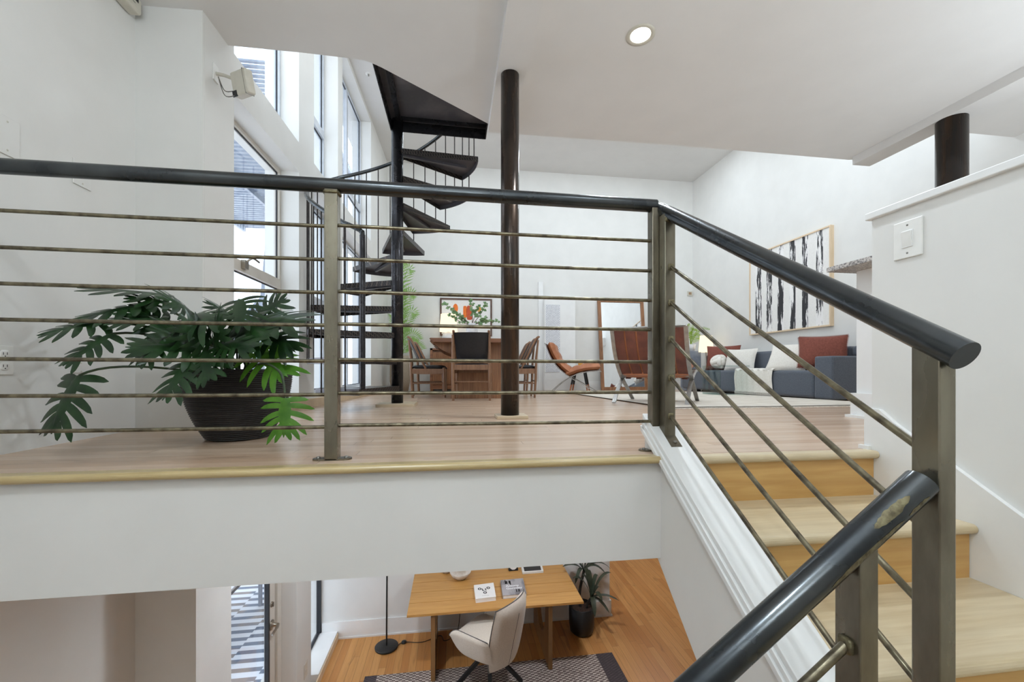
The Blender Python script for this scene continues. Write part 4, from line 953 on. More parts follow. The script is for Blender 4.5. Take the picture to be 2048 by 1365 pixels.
for a in (20, 110, 200, 290):
    c_, s_ = math.cos(math.radians(a)), math.sin(math.radians(a)); tp_, bt = V((2.72 + 0.13 * c_, 8.80 + 0.13 * s_, zt3 - 0.02)), V((2.72 + 0.26 * c_, 8.80 + 0.26 * s_, zf_))
    lg = MB().tube([tp_, tp_.lerp(bt, 0.72)], [0.026, 0.02], 10).build('leg', M['blackplastic'], t)
    MB().tube([tp_.lerp(bt, 0.72), bt], [0.02, 0.015], 10).build('copper_foot', M['copper'], lg)
pc_ = pv(1161, 735, 8.8)
tag(MB().lathe([(0, zt3), (0.05, zt3), (0.055, zt3 + 0.13), (0.045, zt3 + 0.13), (0.04, zt3 + 0.11), (0, zt3 + 0.11)], (pc_.x, 8.80, 0), 20).build('candle_jar', M['amber'], loc=(pc_.x, 8.80, zt3)), 'amber candle jar on the round side table', 'candle')
# leaning mirror
t = thing('floor_mirror', 'tall wood framed mirror leaning against the far wall', 'mirror', (3.3, 9.0, fz(9)))
bl = V((pv(1203, 778, 9.0).x, 9.0, fz(9.0))); wM = pv(1297, 778, 9.0).x - bl.x; hM = pv(1195, 597, 9.22).z - bl.z; ln = V((0, 0.26, hM)).normalized(); L_ = hM / ln.z
ox = V((1, 0, 0)); nr = V((0, -ln.z, ln.y))
def mq(a, b_, d_): return bl + ox * a + ln * b_ + nr * d_
m = MB(); fwid = 0.075
for (a0_, a1_, b0, b1) in ((0, fwid, 0, L_), (wM - fwid, wM, 0, L_), (fwid, wM - fwid, 0, fwid), (fwid, wM - fwid, L_ - fwid, L_)):
    m.hexa([mq(a0_, b0, 0), mq(a1_, b0, 0), mq(a1_, b0, -0.04), mq(a0_, b0, -0.04), mq(a0_, b1, 0), mq(a1_, b1, 0), mq(a1_, b1, -0.04), mq(a0_, b1, -0.04)])
m.build('frame', M['walnut'], t)
m = MB(); m.add([mq(fwid, fwid, -0.02), mq(wM - fwid, fwid, -0.02), mq(wM - fwid, L_ - fwid, -0.02), mq(fwid, L_ - fwid, -0.02)], [(0, 1, 2, 3)]); m.build('mirror_glass', M['mirror'], t)
# ------------------------------------------------------------------ rug, sofa and cushions
ra_ = random.Random(9); m = MB(); na = 30
x0, x1, y0_, y1_ = 2.12, 4.72, 3.86, 7.6
def rugp(i, k):
    x, y = x0 + (x1 - x0) * i, y0_ + (y1_ - y0_) * k; return (x, y + 0.02 * math.sin(i * 11), fz(y) + 0.014)
m.grid(rugp, 20, 24)
for i in range(120):
    x = x0 + (x1 - x0) * i / 119; m.box((x - 0.004, y0_ - 0.07 + ra_.uniform(-0.015, 0.02) + 0.02 * math.sin(i / 119 * 11), fz(3.86) + 0.001), (x + 0.004, y0_ + 0.02, fz(3.86) + 0.008))
tag(m.build('area_rug', M['rugcream'], loc=(x0, y0_, 0)), 'cream wool rug with fringed edge under the lounge chair and before the sofa', 'rug')
UF, UB = 4.78, 5.60
t = thing('sofa', 'blue grey modular sofa along the right wall', 'sofa', (5.2, 6.4, fz(6.4)))
zs0 = fz(6.2)
def soft(a, b_, name, mat=None, bv=0.045): return MB().box(a, b_).build(name, mat or M['denim'], t, bevel=bv, seg=4)
soft((UF, 4.72, zs0 + 0.03), (UB, 5.0, zs0 + 0.595), 'arm', bv=0.025)
for a, b_ in ((5.0, 6.0), (6.0, 7.17), (7.17, 8.3)):
    soft((UF, a + 0.004, zs0 + 0.03), (UB, b_ - 0.004, zs0 + 0.41), 'seat')
    soft((UB - 0.26, a + 0.004, zs0 + 0.41), (UB, b_ - 0.004, zs0 + 0.74), 'backrest')
soft((UB - 0.26, 4.724, zs0 + 0.595), (UB, 4.998, zs0 + 0.74), 'backrest')
m = MB()
def thr(i, k):
    v_ = 5.70 + 0.86 * k + 0.02 * math.sin(i * 7); s_ = i * 1.02
    w_ = 0.006 * math.sin(k * 40) + 0.004 * math.sin(i * 17)
    if s_ < 0.42: return (UF - 0.024 + w_, v_, zs0 + 0.06 + s_ * 0.87)
    q = s_ - 0.42
    if q < 0.08: a = q / 0.08 * PI / 2; return (UF + 0.02 - 0.044 * math.cos(a), v_, zs0 + 0.405 + 0.03 * math.sin(a) + w_)
    return (UF + 0.02 + (q - 0.08), v_, zs0 + 0.436 + w_)
m.grid(thr, 40, 40)
for k in range(60):
    v_ = 5.70 + 0.86 * k / 59; m.box((UF - 0.028, v_ - 0.003, zs0 + 0.02), (UF - 0.023, v_ + 0.003, zs0 + 0.065))
tag(m.build('throw_blanket', M['knit'], loc=(UF, 6.1, zs0 + 0.4)), 'white fringed throw draped over the front of the sofa', 'blanket')
def pillow(name, label, c, w, h, th, rz, lean, mat, group='cushions on the sofa', fringe=None, sharp=True, roll=0.0):
    rot = Matrix.Rotation(rz, 3, 'Z') @ Matrix.Rotation(lean, 3, 'Y') @ Matrix.Rotation(roll, 3, 'X'); m = MB(); c = V(c)
    for s in (1, -1):
        def fn(i, k):
            a, b_ = (i - 0.5) * 2, (k - 0.5) * 2
            e = (max(0, (1 - a * a)) * max(0, (1 - b_ * b_))) ** 0.42
            pin = 1 - 0.07 * (1 - abs(a) ** 2) * (abs(b_) ** 3) ; pin2 = 1 - 0.07 * (1 - abs(b_) ** 2) * (abs(a) ** 3)
            return c + rot @ V((s * th / 2 * e, a * w / 2 * pin2, b_ * h / 2 * pin))
        m.grid(fn, 18, 18)
    if fringe:
        for i in range(160):
            q = i / 40; sd = int(q); f = (q - sd - 0.5) * 2
            a, b_ = ((f, 1), (1, f), (f, -1), (-1, f))[sd]; p = c + rot @ V((0, a * w / 2 * (1 - 0.07 * (1 - b_ * b_) * abs(a) ** 3), b_ * h / 2 * (1 - 0.07 * (1 - a * a) * abs(b_) ** 3))); d_ = rot @ V((0, a if sd % 2 else 0, 0 if sd % 2 else b_)); sdv = rot @ V((0, 0 if sd % 2 else 1, 1 if sd % 2 else 0)) * 0.006
            m.add([p - sdv, p + sdv, p + d_ * 0.02], [(0, 1, 2)])
    return tag(m.build(name, mat, loc=tuple(c)), label, 'cushion', group)
zz = zs0 + 0.40
pillow('cushion', 'rust fringed cushion standing on the sofa beside the near arm', (5.10, 5.20, zz + 0.27), 0.56, 0.46, 0.17, 0.72, 0.25, M['rust'], fringe=True)
pillow('cushion', 'large cream linen cushion leaning above the white throw', (4.98, 5.66, zz + 0.20), 0.56, 0.50, 0.17, 0.45, 0.62, M['linen'])
pillow('cushion', 'tan tweed cushion behind the large cream cushion', (5.16, 5.52, zz + 0.19), 0.48, 0.42, 0.15, 0.5, 0.55, M['tweed'])
pillow('cushion', 'pale grey linen cushion near the far end of the sofa', (5.15, 6.95, zz + 0.20), 0.58, 0.42, 0.16, 0.35, 0.3, M['linen'])
pillow('cushion', 'rust cushion with pointed corners at the far end of the sofa, behind the knot cushion', (5.22, 7.55, zz + 0.25), 0.62, 0.50, 0.16, 0.7, 0.2, M['rust'])
kc = V((5.0, 7.35, zz + 0.17)); m = MB()
for q in range(3):
    ax = [V((1, 0, 0)), V((0, 1, 0)), V((0.5, 0.3, 1)).normalized()][q]; a = ax.orthogonal().normalized(); b_ = ax.cross(a)
    pts = [kc + (a * math.cos(2 * PI * i / 28) + b_ * math.sin(2 * PI * i / 28)) * 0.095 + ax * 0.03 * math.sin(4 * PI * i / 28) for i in range(29)]
    for o in (-0.035, 0.035): m.tube([p + ax * o for p in pts], 0.042, 10, cap=False)
tag(m.build('knot_cushion', M['knit'], loc=tuple(kc)), 'round white knot cushion on the far end of the sofa', 'cushion', 'cushions on the sofa')
t = thing('acrylic_side_table', 'clear acrylic C-shaped side table in front of the sofa', 'side table', (4.45, 6.55, fz(6.5)))
zf_ = fz(6.5) + 0.015
MB().box((4.2, 6.15, zf_ + 0.46), (4.72, 6.62, zf_ + 0.475)).box((4.2, 6.15, zf_), (4.215, 6.62, zf_ + 0.46)).box((4.2, 6.15, zf_), (4.7, 6.62, zf_ + 0.015)).build('shell', M['acrylic'], t)
# end table with fern and lamp in the far corner
t = thing('end_table', 'grey stone end table behind the lounge chair in the far corner', 'end table', (4.6, 8.25, fz(8.5)))
ef = pv(1376, 720, 8.3).x; zt4 = pv(1390, 702, 8.3).z
MB().box((ef, 8.3, fz(8.5)), (ef + 0.30, 8.6, zt4)).build('block', M['galv'], t, bevel=0.01)
pp = V((ef + 0.13, 8.42, zt4))
t = thing('potted_fern', 'bright green foxtail fern in a white pot on the grey end table', 'potted plant', tuple(pp))
MB().lathe([(0, 0), (0.085, 0), (0.105, 0.14), (0.09, 0.14), (0.08, 0.12), (0, 0.12)], tuple(pp), 24).build('pot', M['ceramic'], t)
rg = random.Random(8)
for tp in ((1376, 652), (1389, 650), (1420, 660), (1428, 683), (1382, 668), (1394, 662), (1410, 664), (1400, 672), (1405, 680), (1386, 660)):
    T = pv(tp[0], tp[1], 8.4 + rg.uniform(-0.12, 0.12)); B = pp + V((0, 0, 0.12)); path = bez([B, V((B.x * 0.6 + T.x * 0.4, B.y, max(B.z, T.z) + 0.14)), T], 18)
    m = MB(); m.tube(path, 0.004, 5); frond(m, path, 0.05, 1, 0.006); m.build('frond', M['fern'], t)
lp = V((pv(1412, 700, 8.25).x, 8.25, fz(8.25)))
t = thing('corner_lamp', 'glowing lamp behind the fern in the far right corner', 'lamp', tuple(lp))
z0_, z1_ = pv(1412, 705, 8.25).z, pv(1412, 672, 8.25).z
MB().lathe([(0, lp.z), (0.09, lp.z), (0.09, lp.z + 0.02), (0.015, lp.z + 0.03), (0.015, z0_)], (lp.x, 8.25, 0), 20).build('stand', M['nickel'], t)
MB().lathe([(0.15, z0_), (0.12, z1_)], (lp.x, 8.25, 0), 28).build('lamp_shade', M['lampshade'], t)
p = pv(1382, 588, VF)
t = thing('thermostat', 'small beige thermostat on the far wall near the corner', 'thermostat', (p.x - 0.03, VF, p.z))
MB().box((p.x - 0.10, VF - 0.03, p.z - 0.055), (p.x + 0.02, VF, p.z + 0.055)).build('housing', M['device'], t, bevel=0.006)
MB().box((p.x - 0.075, VF - 0.032, p.z - 0.03), (p.x - 0.005, VF - 0.029, p.z + 0.03)).build('vent', M['tweed'], t)
# striped painting
t = thing('striped_painting', 'large painting of black brush stripes on white in a pale wood frame above the sofa', 'painting', (UR, 6.4, 1.8))
c0, c1 = pu(1668, 650, UR), pu(1504, 671, UR); zA, zB = (c0.z + c1.z) / 2 - 0.01, pu(1668, 450, UR).z; va_, vb_ = c0.y, c1.y
m = MB()
for a0_, a1_, b0, b1 in ((va_, va_ + 0.022, zA + 0.022, zB - 0.022), (vb_ - 0.022, vb_, zA + 0.022, zB - 0.022), (va_, vb_, zA, zA + 0.022), (va_, vb_, zB - 0.022, zB)): m.box((UR - 0.06, a0_, b0), (UR, a1_, b1))
m.build('frame', M['pine'], t)
m = MB(); xs_ = UR - 0.045; yc = [va_ + 0.02]
def sv(x): return pu(x, 560, xs_).y
strips = [(1646, 1632), (1616, 1604), (1591, 1579), (1567, 1555), (1544, 1533), (1523, 1511)]
edges = []
for a_, b_ in strips: edges.append((sv(a_), sv(b_)))
cur = va_ + 0.02; zz0, zz1 = zA + 0.02, zB - 0.02
def quad(y0q, y1q, mi): m.add([(xs_, y0q, zz0), (xs_, y1q, zz0), (xs_, y1q, zz1), (xs_, y0q, zz1)], [(3, 2, 1, 0)], mi)
for y0q, y1q in edges: quad(cur, y0q, 0); quad(y0q, y1q, 1); cur = y1q
quad(cur, vb_ - 0.02, 0); m.build('canvas', [M['canvas'], M['brush']], t)
# ------------------------------------------------------------------ the study one level down
ZD = ZL + 0.75
t = thing('desk', 'long oak desk of wide boards on dark panel legs downstairs', 'desk', (0.49, 5.03, ZL))
d0, d1, e0, e1 = -0.485, 1.455, 4.56, 5.47
nb = 4; bw = (e1 - e0) / nb
for i in range(nb):
    MB().box((d0, e0 + bw * i + (0.007 if i else 0), ZD - 0.026), (d1, e0 + bw * (i + 1), ZD)).build('top_board', M['oak'], t, bevel=0.002)
MB().box((d0 + 0.03, e0 + 0.03, ZD - 0.04), (d1 - 0.03, e1 - 0.03, ZD - 0.026)).build('underframe', M['oak_z'], t)
def legpanel(u):
    m = MB(); n = 16; ym = (e0 + e1) / 2; hw = (e1 - e0) / 2 - 0.02; th = 0.045; zt5 = ZD - 0.04; rx, rz = hw - 0.15, 0.50; zb5 = zt5
    # panel with a hanging half-oval opening: drawn as columns between the opening and the floor
    ys = [-hw] + [-rx + 2 * rx * i / n for i in range(n + 1)] + [hw]
    def zopen(y): return zb5 if abs(y) >= rx - 1e-6 else zb5 - rz * math.sqrt(max(0, 1 - (y / rx) ** 2))
    for a, b in zip(ys, ys[1:]):
        za, zb_ = zopen(a), zopen(b)
        m.hexa([(u, ym + a, ZL + 0.004), (u + th, ym + a, ZL + 0.004), (u + th, ym + b, ZL + 0.004), (u, ym + b, ZL + 0.004), (u, ym + a, za), (u + th, ym + a, za), (u + th, ym + b, zb_), (u, ym + b, zb_)])
    m.build('leg', M['oak_z'], t)
legpanel(-0.235); legpanel(1.055)
def book(label, cs, th, cover, cat='book'):
    cx_ = sum(c[0] for c in cs) / 4; cy_ = sum(c[1] for c in cs) / 4
    t = thing('book', label, cat, (cx_, cy_, ZD))
    m = MB(); sh = 0.96
    q = [V((cx_ + (c[0] - cx_) * 0.985, cy_ + (c[1] - cy_) * 0.985, ZD + 0.004)) for c in cs]
    m.hexa(q + [p + V((0, 0, th - 0.008)) for p in q]); m.build('pages', M['paper'], t)
    m = MB(); q = [V((c[0], c[1], ZD)) for c in cs]
    m.hexa(q + [p + V((0, 0, 0.004)) for p in q]); q = [V((c[0], c[1], ZD + th - 0.004)) for c in cs]; m.hexa(q + [p + V((0, 0, 0.004)) for p in q])
    m.bar(q[3] - V((0, 0, th / 2 - 0.004)), q[0] - V((0, 0, th / 2 - 0.004)), 0.004, th - 0.004)
    m.build('cover', cover, t); return t
def text(par, s, size, loc, ang, mat, name='lettering', sx=1.0, bold=0.0):
    c = bpy.data.curves.new(name, 'FONT'); c.body = s; c.size = size; c.align_x = 'CENTER'; c.align_y = 'CENTER'; c.offset = bold; c.extrude = 0.0003
    o = bpy.data.objects.new(name, c); COL.objects.link(o); c.materials.append(mat)
    me = bpy.data.meshes.new_from_object(o.evaluated_get(bpy.context.evaluated_depsgraph_get())); bpy.data.objects.remove(o)
    for v_ in me.vertices: v_.co.x *= sx
    if not me.materials: me.materials.append(mat)
    o = bpy.data.objects.new(name, me); COL.objects.link(o)
    o.parent = par; o.location = V(loc) - V(par.location); o.rotation_euler = (0, 0, ang); return o
def rect(px, z):    # four table-top pixels (front-left, front-right, back-right, back-left)
    return [pz(x, y, z) for x, y in px]
cs = rect(((952, 1199), (992, 1194), (987, 1166), (948, 1171)), ZD + 0.045)
b1 = book('white paperback with scattered black letters on the desk', cs, 0.045, M['paper'])
ex = (cs[1] - cs[0]); ey = (cs[3] - cs[0]); an = math.atan2(ex.y, ex.x)
for ch_, fx, fy in (('O', 0.26, 0.66), ('L', 0.42, 0.58), ('I', 0.56, 0.57), ('O', 0.71, 0.66), ('O', 0.5, 0.36)):
    p = cs[0] + ex * fx + ey * fy; text(b1, ch_, 0.062, (p.x, p.y, ZD + 0.0455), an, M['ink'], sx=0.8, bold=0.0035)
p = cs[0] + ex * 0.5 + ey * 0.16; text(b1, 'a collection of', 0.014, (p.x, p.y, ZD + 0.0455), an, M['ink'], 'small_lettering') if False else None
MB().box((p.x - 0.04, p.y - 0.0015, ZD + 0.0451), (p.x + 0.04, p.y + 0.0015, ZD + 0.0455)).build('printed_rule', M['screw'], b1)
cs = rect(((1006, 1192), (1053, 1188), (1046, 1157), (1001, 1161)), ZD + 0.04)
b2 = book('grey photo-cover book with white title beside the chair back on the desk', cs, 0.04, M['greycover'])
ex = (cs[1] - cs[0]); ey = (cs[3] - cs[0]); an = math.atan2(ex.y, ex.x)
for s_, fx, fy in (('Antony', 0.47, 0.56), ('Gormley', 0.53, 0.40)):
    p = cs[0] + ex * fx + ey * fy; text(b2, s_, 0.052, (p.x, p.y, ZD + 0.0405), an, M['whiteink'], bold=0.0012)
m = MB(); rg = random.Random(2)
for i in range(9):
    a = rg.uniform(0.02, 0.4); w_ = rg.uniform(0.02, 0.05); y0q = rg.uniform(0.62, 0.75); y1q = rg.uniform(0.88, 0.98)
    m.add([cs[0] + ex * a + ey * y0q + V((0, 0, 0.0003)), cs[0] + ex * (a + w_) + ey * y0q + V((0, 0, 0.0003)), cs[0] + ex * (a + w_) + ey * y1q + V((0, 0, 0.0003)), cs[0] + ex * a + ey * y1q + V((0, 0, 0.0003))], [(0, 1, 2, 3)])
for i in range(5):
    a = rg.uniform(0.45, 0.75); w_ = rg.uniform(0.02, 0.04); y0q = rg.uniform(0.1, 0.2); y1q = rg.uniform(0.26, 0.32)
    m.add([cs[0] + ex * a + ey * y0q + V((0, 0, 0.0003)), cs[0] + ex * (a + w_) + ey * y0q + V((0, 0, 0.0003)), cs[0] + ex * (a + w_) + ey * y1q + V((0, 0, 0.0003)), cs[0] + ex * a + ey * y1q + V((0, 0, 0.0003))], [(0, 1, 2, 3)])
m.build('cover_picture', M['ink'], b2)
p = pz(921, 1160, ZD)
t = thing('bowl', 'pale marbled bowl at the back of the desk', 'bowl', (p.x, p.y + 0.03, ZD))
MB().lathe([(0, 0), (0.055, 0), (0.10, 0.035), (0.132, 0.085), (0.128, 0.09), (0.095, 0.045), (0.05, 0.015), (0, 0.013)], (p.x, p.y + 0.03, ZD), 36).build('body', M['marble'], t)
p = pz(893, 1148, ZD)
t = thing('trinket_dish', 'small brown trinket dish left of the marbled bowl', 'dish', (p.x, p.y + 0.03, ZD))
MB().lathe([(0, 0), (0.05, 0), (0.062, 0.03), (0.057, 0.03), (0.045, 0.008), (0, 0.006)], (p.x, p.y + 0.04, ZD), 28).build('body', M['tweed'], t)
p = pz(1027, 1143, ZD)
t = thing('desk_clock', 'small square black desk clock with a round white dial', 'clock', (p.x, p.y, ZD))
m = MB(); m.hexa([(p.x - 0.062, p.y, ZD), (p.x + 0.062, p.y, ZD), (p.x + 0.062, p.y + 0.05, ZD), (p.x - 0.062, p.y + 0.05, ZD), (p.x - 0.062, p.y + 0.03, ZD + 0.125), (p.x + 0.062, p.y + 0.03, ZD + 0.125), (p.x + 0.062, p.y + 0.06, ZD + 0.125), (p.x - 0.062, p.y + 0.06, ZD + 0.125)])
m.build('case', M['blackplastic'], t, bevel=0.006)
def onface(a, b_, o): return V((p.x + a, p.y - o + 0.03 * (b_ / 0.125), ZD + b_))
m = MB(); m.add([onface(0.05 * math.cos(2 * PI * k / 28), 0.066 + 0.05 * math.sin(2 * PI * k / 28), 0.002) for k in range(28)], [tuple(range(28))]); dial = m.build('dial', M['paper'], t)
m = MB()
for a in (2.1, 0.6): m.bar(onface(0, 0.066, 0.003), onface(0.032 * math.cos(a), 0.066 + 0.032 * math.sin(a), 0.003), 0.003, 0.001, (0, 1, 0))
for k in range(12):
    a = k * PI / 6; m.bar(onface(0.040 * math.cos(a), 0.066 + 0.040 * math.sin(a), 0.003), onface(0.046 * math.cos(a), 0.066 + 0.046 * math.sin(a), 0.003), 0.003, 0.001, (0, 1, 0))
m.build('hands', M['ink'], dial)
cs = rect(((1045, 1145), (1087, 1142), (1084, 1130), (1042, 1133)), ZD + 0.03)
t = thing('white_tray', 'white framed tray with a dark inset at the back of the desk', 'tray', tuple(cs[0] - V((0, 0, 0.03))))
m = MB(); m.hexa([V((c.x, c.y, ZD)) for c in cs] + cs); m.build('frame', M['plastic'], t, bevel=0.004)
cc = sum(cs, V((0, 0, 0))) / 4
m = MB(); m.add([cc + (c - cc) * 0.8 + V((0, 0, 0.0012)) for c in cs], [(0, 1, 2, 3)]); m.build('inset', M['blackplastic'], t)
p = pz(1094, 1129, ZD)
t = thing('desk_ornament', 'small dark object at the back right edge of the desk beside the white tray', 'ornament', (p.x, p.y, ZD))
MB().tube(smooth([(p.x - 0.07, p.y, ZD + 0.012), (p.x - 0.02, p.y + 0.02, ZD + 0.02), (p.x + 0.03, p.y, ZD + 0.014), (p.x + 0.08, p.y + 0.02, ZD + 0.012)], 5), 0.008, 8).build('body', M['blackplastic'], t)
# floor lamp
p = pz(773, 1296, ZL)
t = thing('floor_lamp', 'slim black floor lamp with round base beside the desk', 'floor lamp', (p.x, p.y, ZL))
MB().lathe([(0, 0.004), (0.135, 0.004), (0.137, 0.02), (0.13, 0.026), (0.02, 0.028), (0.0, 0.028)], (p.x, p.y, ZL), 40).build('base', M['blackplastic'], t)
MB().tube([(p.x, p.y, ZL + 0.025), (p.x + 0.01, p.y, ZL + 1.62)], 0.0095, 12).build('pole', M['blackplastic'], t)
MB().lathe([(0.11, 0), (0.06, 0.13), (0.0, 0.14)], (p.x + 0.01, p.y - 0.0, ZL + 1.60), 28).build('lamp_shade', M['blackplastic'], t)
q0, q1, q2 = pz(808, 1285, ZL + 0.01), pz(845, 1285, ZL + 0.006), pz(880, 1272, ZL + 0.006)
MB().tube(smooth([V((p.x + 0.13, p.y, ZL + 0.01)), q0, q1, q2, V((-0.1, 5.25, ZL + 0.008)), V((0.05, 5.38, ZL + 0.02)), V((0.1, 5.46, ZL + 0.30)), V((0.16, 5.455, ZD - 0.1))], 8), 0.0042, 8).build('cord', M['blackplastic'], t)
m = MB(); m.lathe([(0, 0.0), (0.032, 0.0), (0.03, 0.018), (0.015, 0.026), (0, 0.027)], (q0.x, q0.y, ZL + 0.002), 20); m.build('foot_switch', M['blackplastic'], t)
# rug
r0, r1 = -0.95, 1.86; ry1 = 4.755
t = thing('woven_floor_rug', 'beige and charcoal woven rug under the desk chair', 'rug', ((r0 + r1) / 2, 3.9, ZL))
MB().box((r0 + 0.13, 2.6, ZL), (1.66, ry1, ZL + 0.010)).build('field', M['weave'], t)
for a, b_ in ((r0, r0 + 0.13), (1.66, r1)): MB().box((a, 2.6, ZL), (b_, ry1, ZL + 0.011)).build('dark_border', M['weave_dark'], t)
# desk chair, turned away from the camera
qc = pz(978, 1373, ZL); cx0, cy0 = qc.x, qc.y
ang = math.radians(138)
t = thing('desk_chair', 'beige upholstered desk chair with black splayed legs turned towards the desk', 'chair', (cx0, cy0, ZL + 0.011), ang)
CSC = 1.16
def bl(m, name, mat, **k):
    m.v = [p * CSC for p in m.v]; return m.build(name, mat, t, world=False, **k)
m = MB(); m.sell((0.02, 0, 0.445), (0.25, 0.24, 0.055), (0.35, 0.55), 32, 12); bl(m, 'seat', M['bouclé'])
def back(i, k, o):
    y = (i - 0.5) * 2; z = 0.27 + 0.58 * k; w_ = 0.262 * (1 - 0.16 * k ** 3) * (1 - 0.28 * (1 - k) ** 3)
    x = -0.205 - 0.10 * k + 0.07 * y * y - o * (max(0, 1 - y ** 6) * max(0, 1 - (2 * k - 1) ** 8)) ** 0.5
    return (x, y * w_, z + (0.03 * (1 - y * y) if k > 0.9 else 0))
m = MB(); m.grid(lambda i, k: back(i, k, 0.045), 16, 18); m.grid(lambda i, k: back(i, k, -0.045), 16, 18); bl(m, 'backrest', M['bouclé'])
m = MB(); edge_ = [V(back(i / 12, 0.02, 0.01)) for i in range(13)]
pth = [V(back(0.01, k / 14, 0.0)) for k in range(15)] + [V(back(i / 14, 0.995, 0)) for i in range(15)] + [V(back(0.99, 1 - k / 14, 0.0)) for k in range(15)]
m.tube(pth, 0.0055, 6); bl(m, 'piping', M['piping'])
m = MB(); m.tube([V(back(0.62 - 0.1 * k / 10, k / 10 * 0.86, 0.0455)) for k in range(11)], 0.002, 5); bl(m, 'seam', M['piping'])
for s in (-1, 1):
    def arm(i, k, o):
        x = -0.20 + 0.44 * i; top = 0.60 + 0.015 * math.sin(i * PI) - 0.085 * (max(0, i - 0.66) / 0.34) ** 2.4; bot = 0.365 + 0.075 * (max(0, i - 0.6) / 0.4) ** 2.2
        z = bot + (top - bot) * k; yy = 0.20 + 0.075 * k + 0.02 * math.sin(i * PI)
        e = (max(0, 1 - (2 * i - 1) ** 6) * max(0, 1 - (2 * k - 1) ** 6)) ** 0.5
        return (x, s * (yy + o * e), z)
    m = MB(); m.grid(lambda i, k: arm(i, k, 0.034), 14, 12); m.grid(lambda i, k: arm(i, k, -0.034), 14, 12); o = bl(m, 'armrest', M['bouclé'])
    m = MB(); m.tube([V(arm(0.02 + 0.95 * i / 16, 0.985, 0)) for i in range(17)] + [V(arm(0.985, 1 - k / 8, 0)) for k in range(9)], 0.005, 6); m.v = [p * CSC for p in m.v]; m.build('piping', M['piping'], o, world=False)
m = MB(); m.lathe([(0, 0.32), (0.03, 0.32), (0.035, 0.395), (0, 0.395)], (0, 0, 0), 16); bl(m, 'pedestal', M['blackplastic'])
for a in (40, 130, 220, 310):
    c_, s_ = math.cos(math.radians(a)), math.sin(math.radians(a)); m = MB()
    m.bar((0, 0, 0.335), (0.30 * c_, 0.30 * s_, 0.012), 0.034, 0.03); bl(m, 'leg', M['blackplastic'])
# pot plant by the desk
p = pz(1164, 1228, ZL + 0.2); pp = V((1.63, 5.20, ZL))
t = thing('potted_yucca', 'dark strap-leaved yucca in a tall black pot at the right end of the desk', 'potted plant', tuple(pp))
MB().lathe([(0, 0.0), (0.115, 0.0), (0.145, 0.03), (0.16, 0.12), (0.163, 0.34), (0.155, 0.345), (0.15, 0.30), (0, 0.29)], tuple(pp), 40).build('pot', M['blackplastic'], t)
MB().lathe([(0.152, 0.305), (0.08, 0.32), (0, 0.315)], tuple(pp), 24).build('soil', M['soil'], t)
rg = random.Random(31)
def crown(c, leaves, seed):
    rg = random.Random(seed)
    for (tx, ty, dv) in leaves:
        T = pv(tx, ty, c.y + dv); up_ = 0.10 + 0.12 * rg.random(); mid = c.lerp(T, 0.45) + V((0, 0, up_)); path = bez([c, mid, T], 9)
        m = MB(); vs = []; sd = (T - c).cross(V((0, 0, 1)))
        sd = sd.normalized() if sd.length > 1e-4 else V((1, 0, 0))
        for i, q in enumerate(path):
            g = i / 9; w_ = 0.024 * (0.6 + math.sin(PI * min(1, g * 0.9 + 0.05)) * 0.7) * (1 if i < 9 else 0.05); vs += [q - sd * w_, q - V((0, 0, 0.004)), q + sd * w_]
        m.add(vs, [(i * 3 + k, (i + 1) * 3 + k, (i + 1) * 3 + k + 1, i * 3 + k + 1) for i in range(9) for k in (0, 1)], 0, True); m.build('leaf', M['yucca'], t)
c1 = pv(1168, 1142, 5.22); c2 = pv(1183, 1196, 5.12)
MB().tube(smooth([pp + V((-0.01, 0.02, 0.30)), pp + V((-0.02, 0.02, 0.5)), c1], 5), 0.018, 10).build('cane', M['cane'], t)
MB().tube(smooth([pp + V((0.05, -0.03, 0.30)), pp + V((0.07, -0.05, 0.4)), c2], 5), 0.015, 10).build('cane', M['cane'], t)
crown(c1, [(1125, 1134, 0.0), (1221, 1138, 0.0), (1213, 1150, -0.1), (1140, 1120, 0.1), (1150, 1105, 0.05), (1180, 1110, 0.0), (1178, 1168, -0.1), (1150, 1170, -0.05), (1205, 1115, 0.05), (1130, 1110, 0.0)], 1)
crown(c2, [(1145, 1157, 0.05), (1222, 1146, 0.0), (1238, 1202, -0.05), (1219, 1227, -0.15), (1195, 1150, 0.05), (1176, 1140, 0.1), (1205, 1203, -0.15), (1200, 1175, 0.1), (1165, 1150, 0.05), (1190, 1235, -0.2)], 2)
# ------------------------------------------------------------------ outside the windows
mb = MB().box((-9.0, -2.0, -3.6), (-8.8, 24.0, 3.2))
tag(mb.build('white_building', M['siding'], loc=(-8.9, 8, -3.6)), 'white clapboard building across the yard seen through the windows', 'building')
mb = MB().box((-9.0, -3.0, ZL - 0.16), (-1.73, 24.0, ZL - 0.06))
o = struct('floor_patio', mb, M['deck'], 'pale patio deck outside the lower door', 'floor')
t = tag(MB().box((-4.4, 2.2, ZL - 0.06), (-1.76, 8.2, ZL - 0.045)).build('outdoor_rug', M['stripes'], loc=(-3.2, 5, ZL - 0.06)), 'striped blue and grey outdoor rug on the patio beyond the glazed door', 'rug')
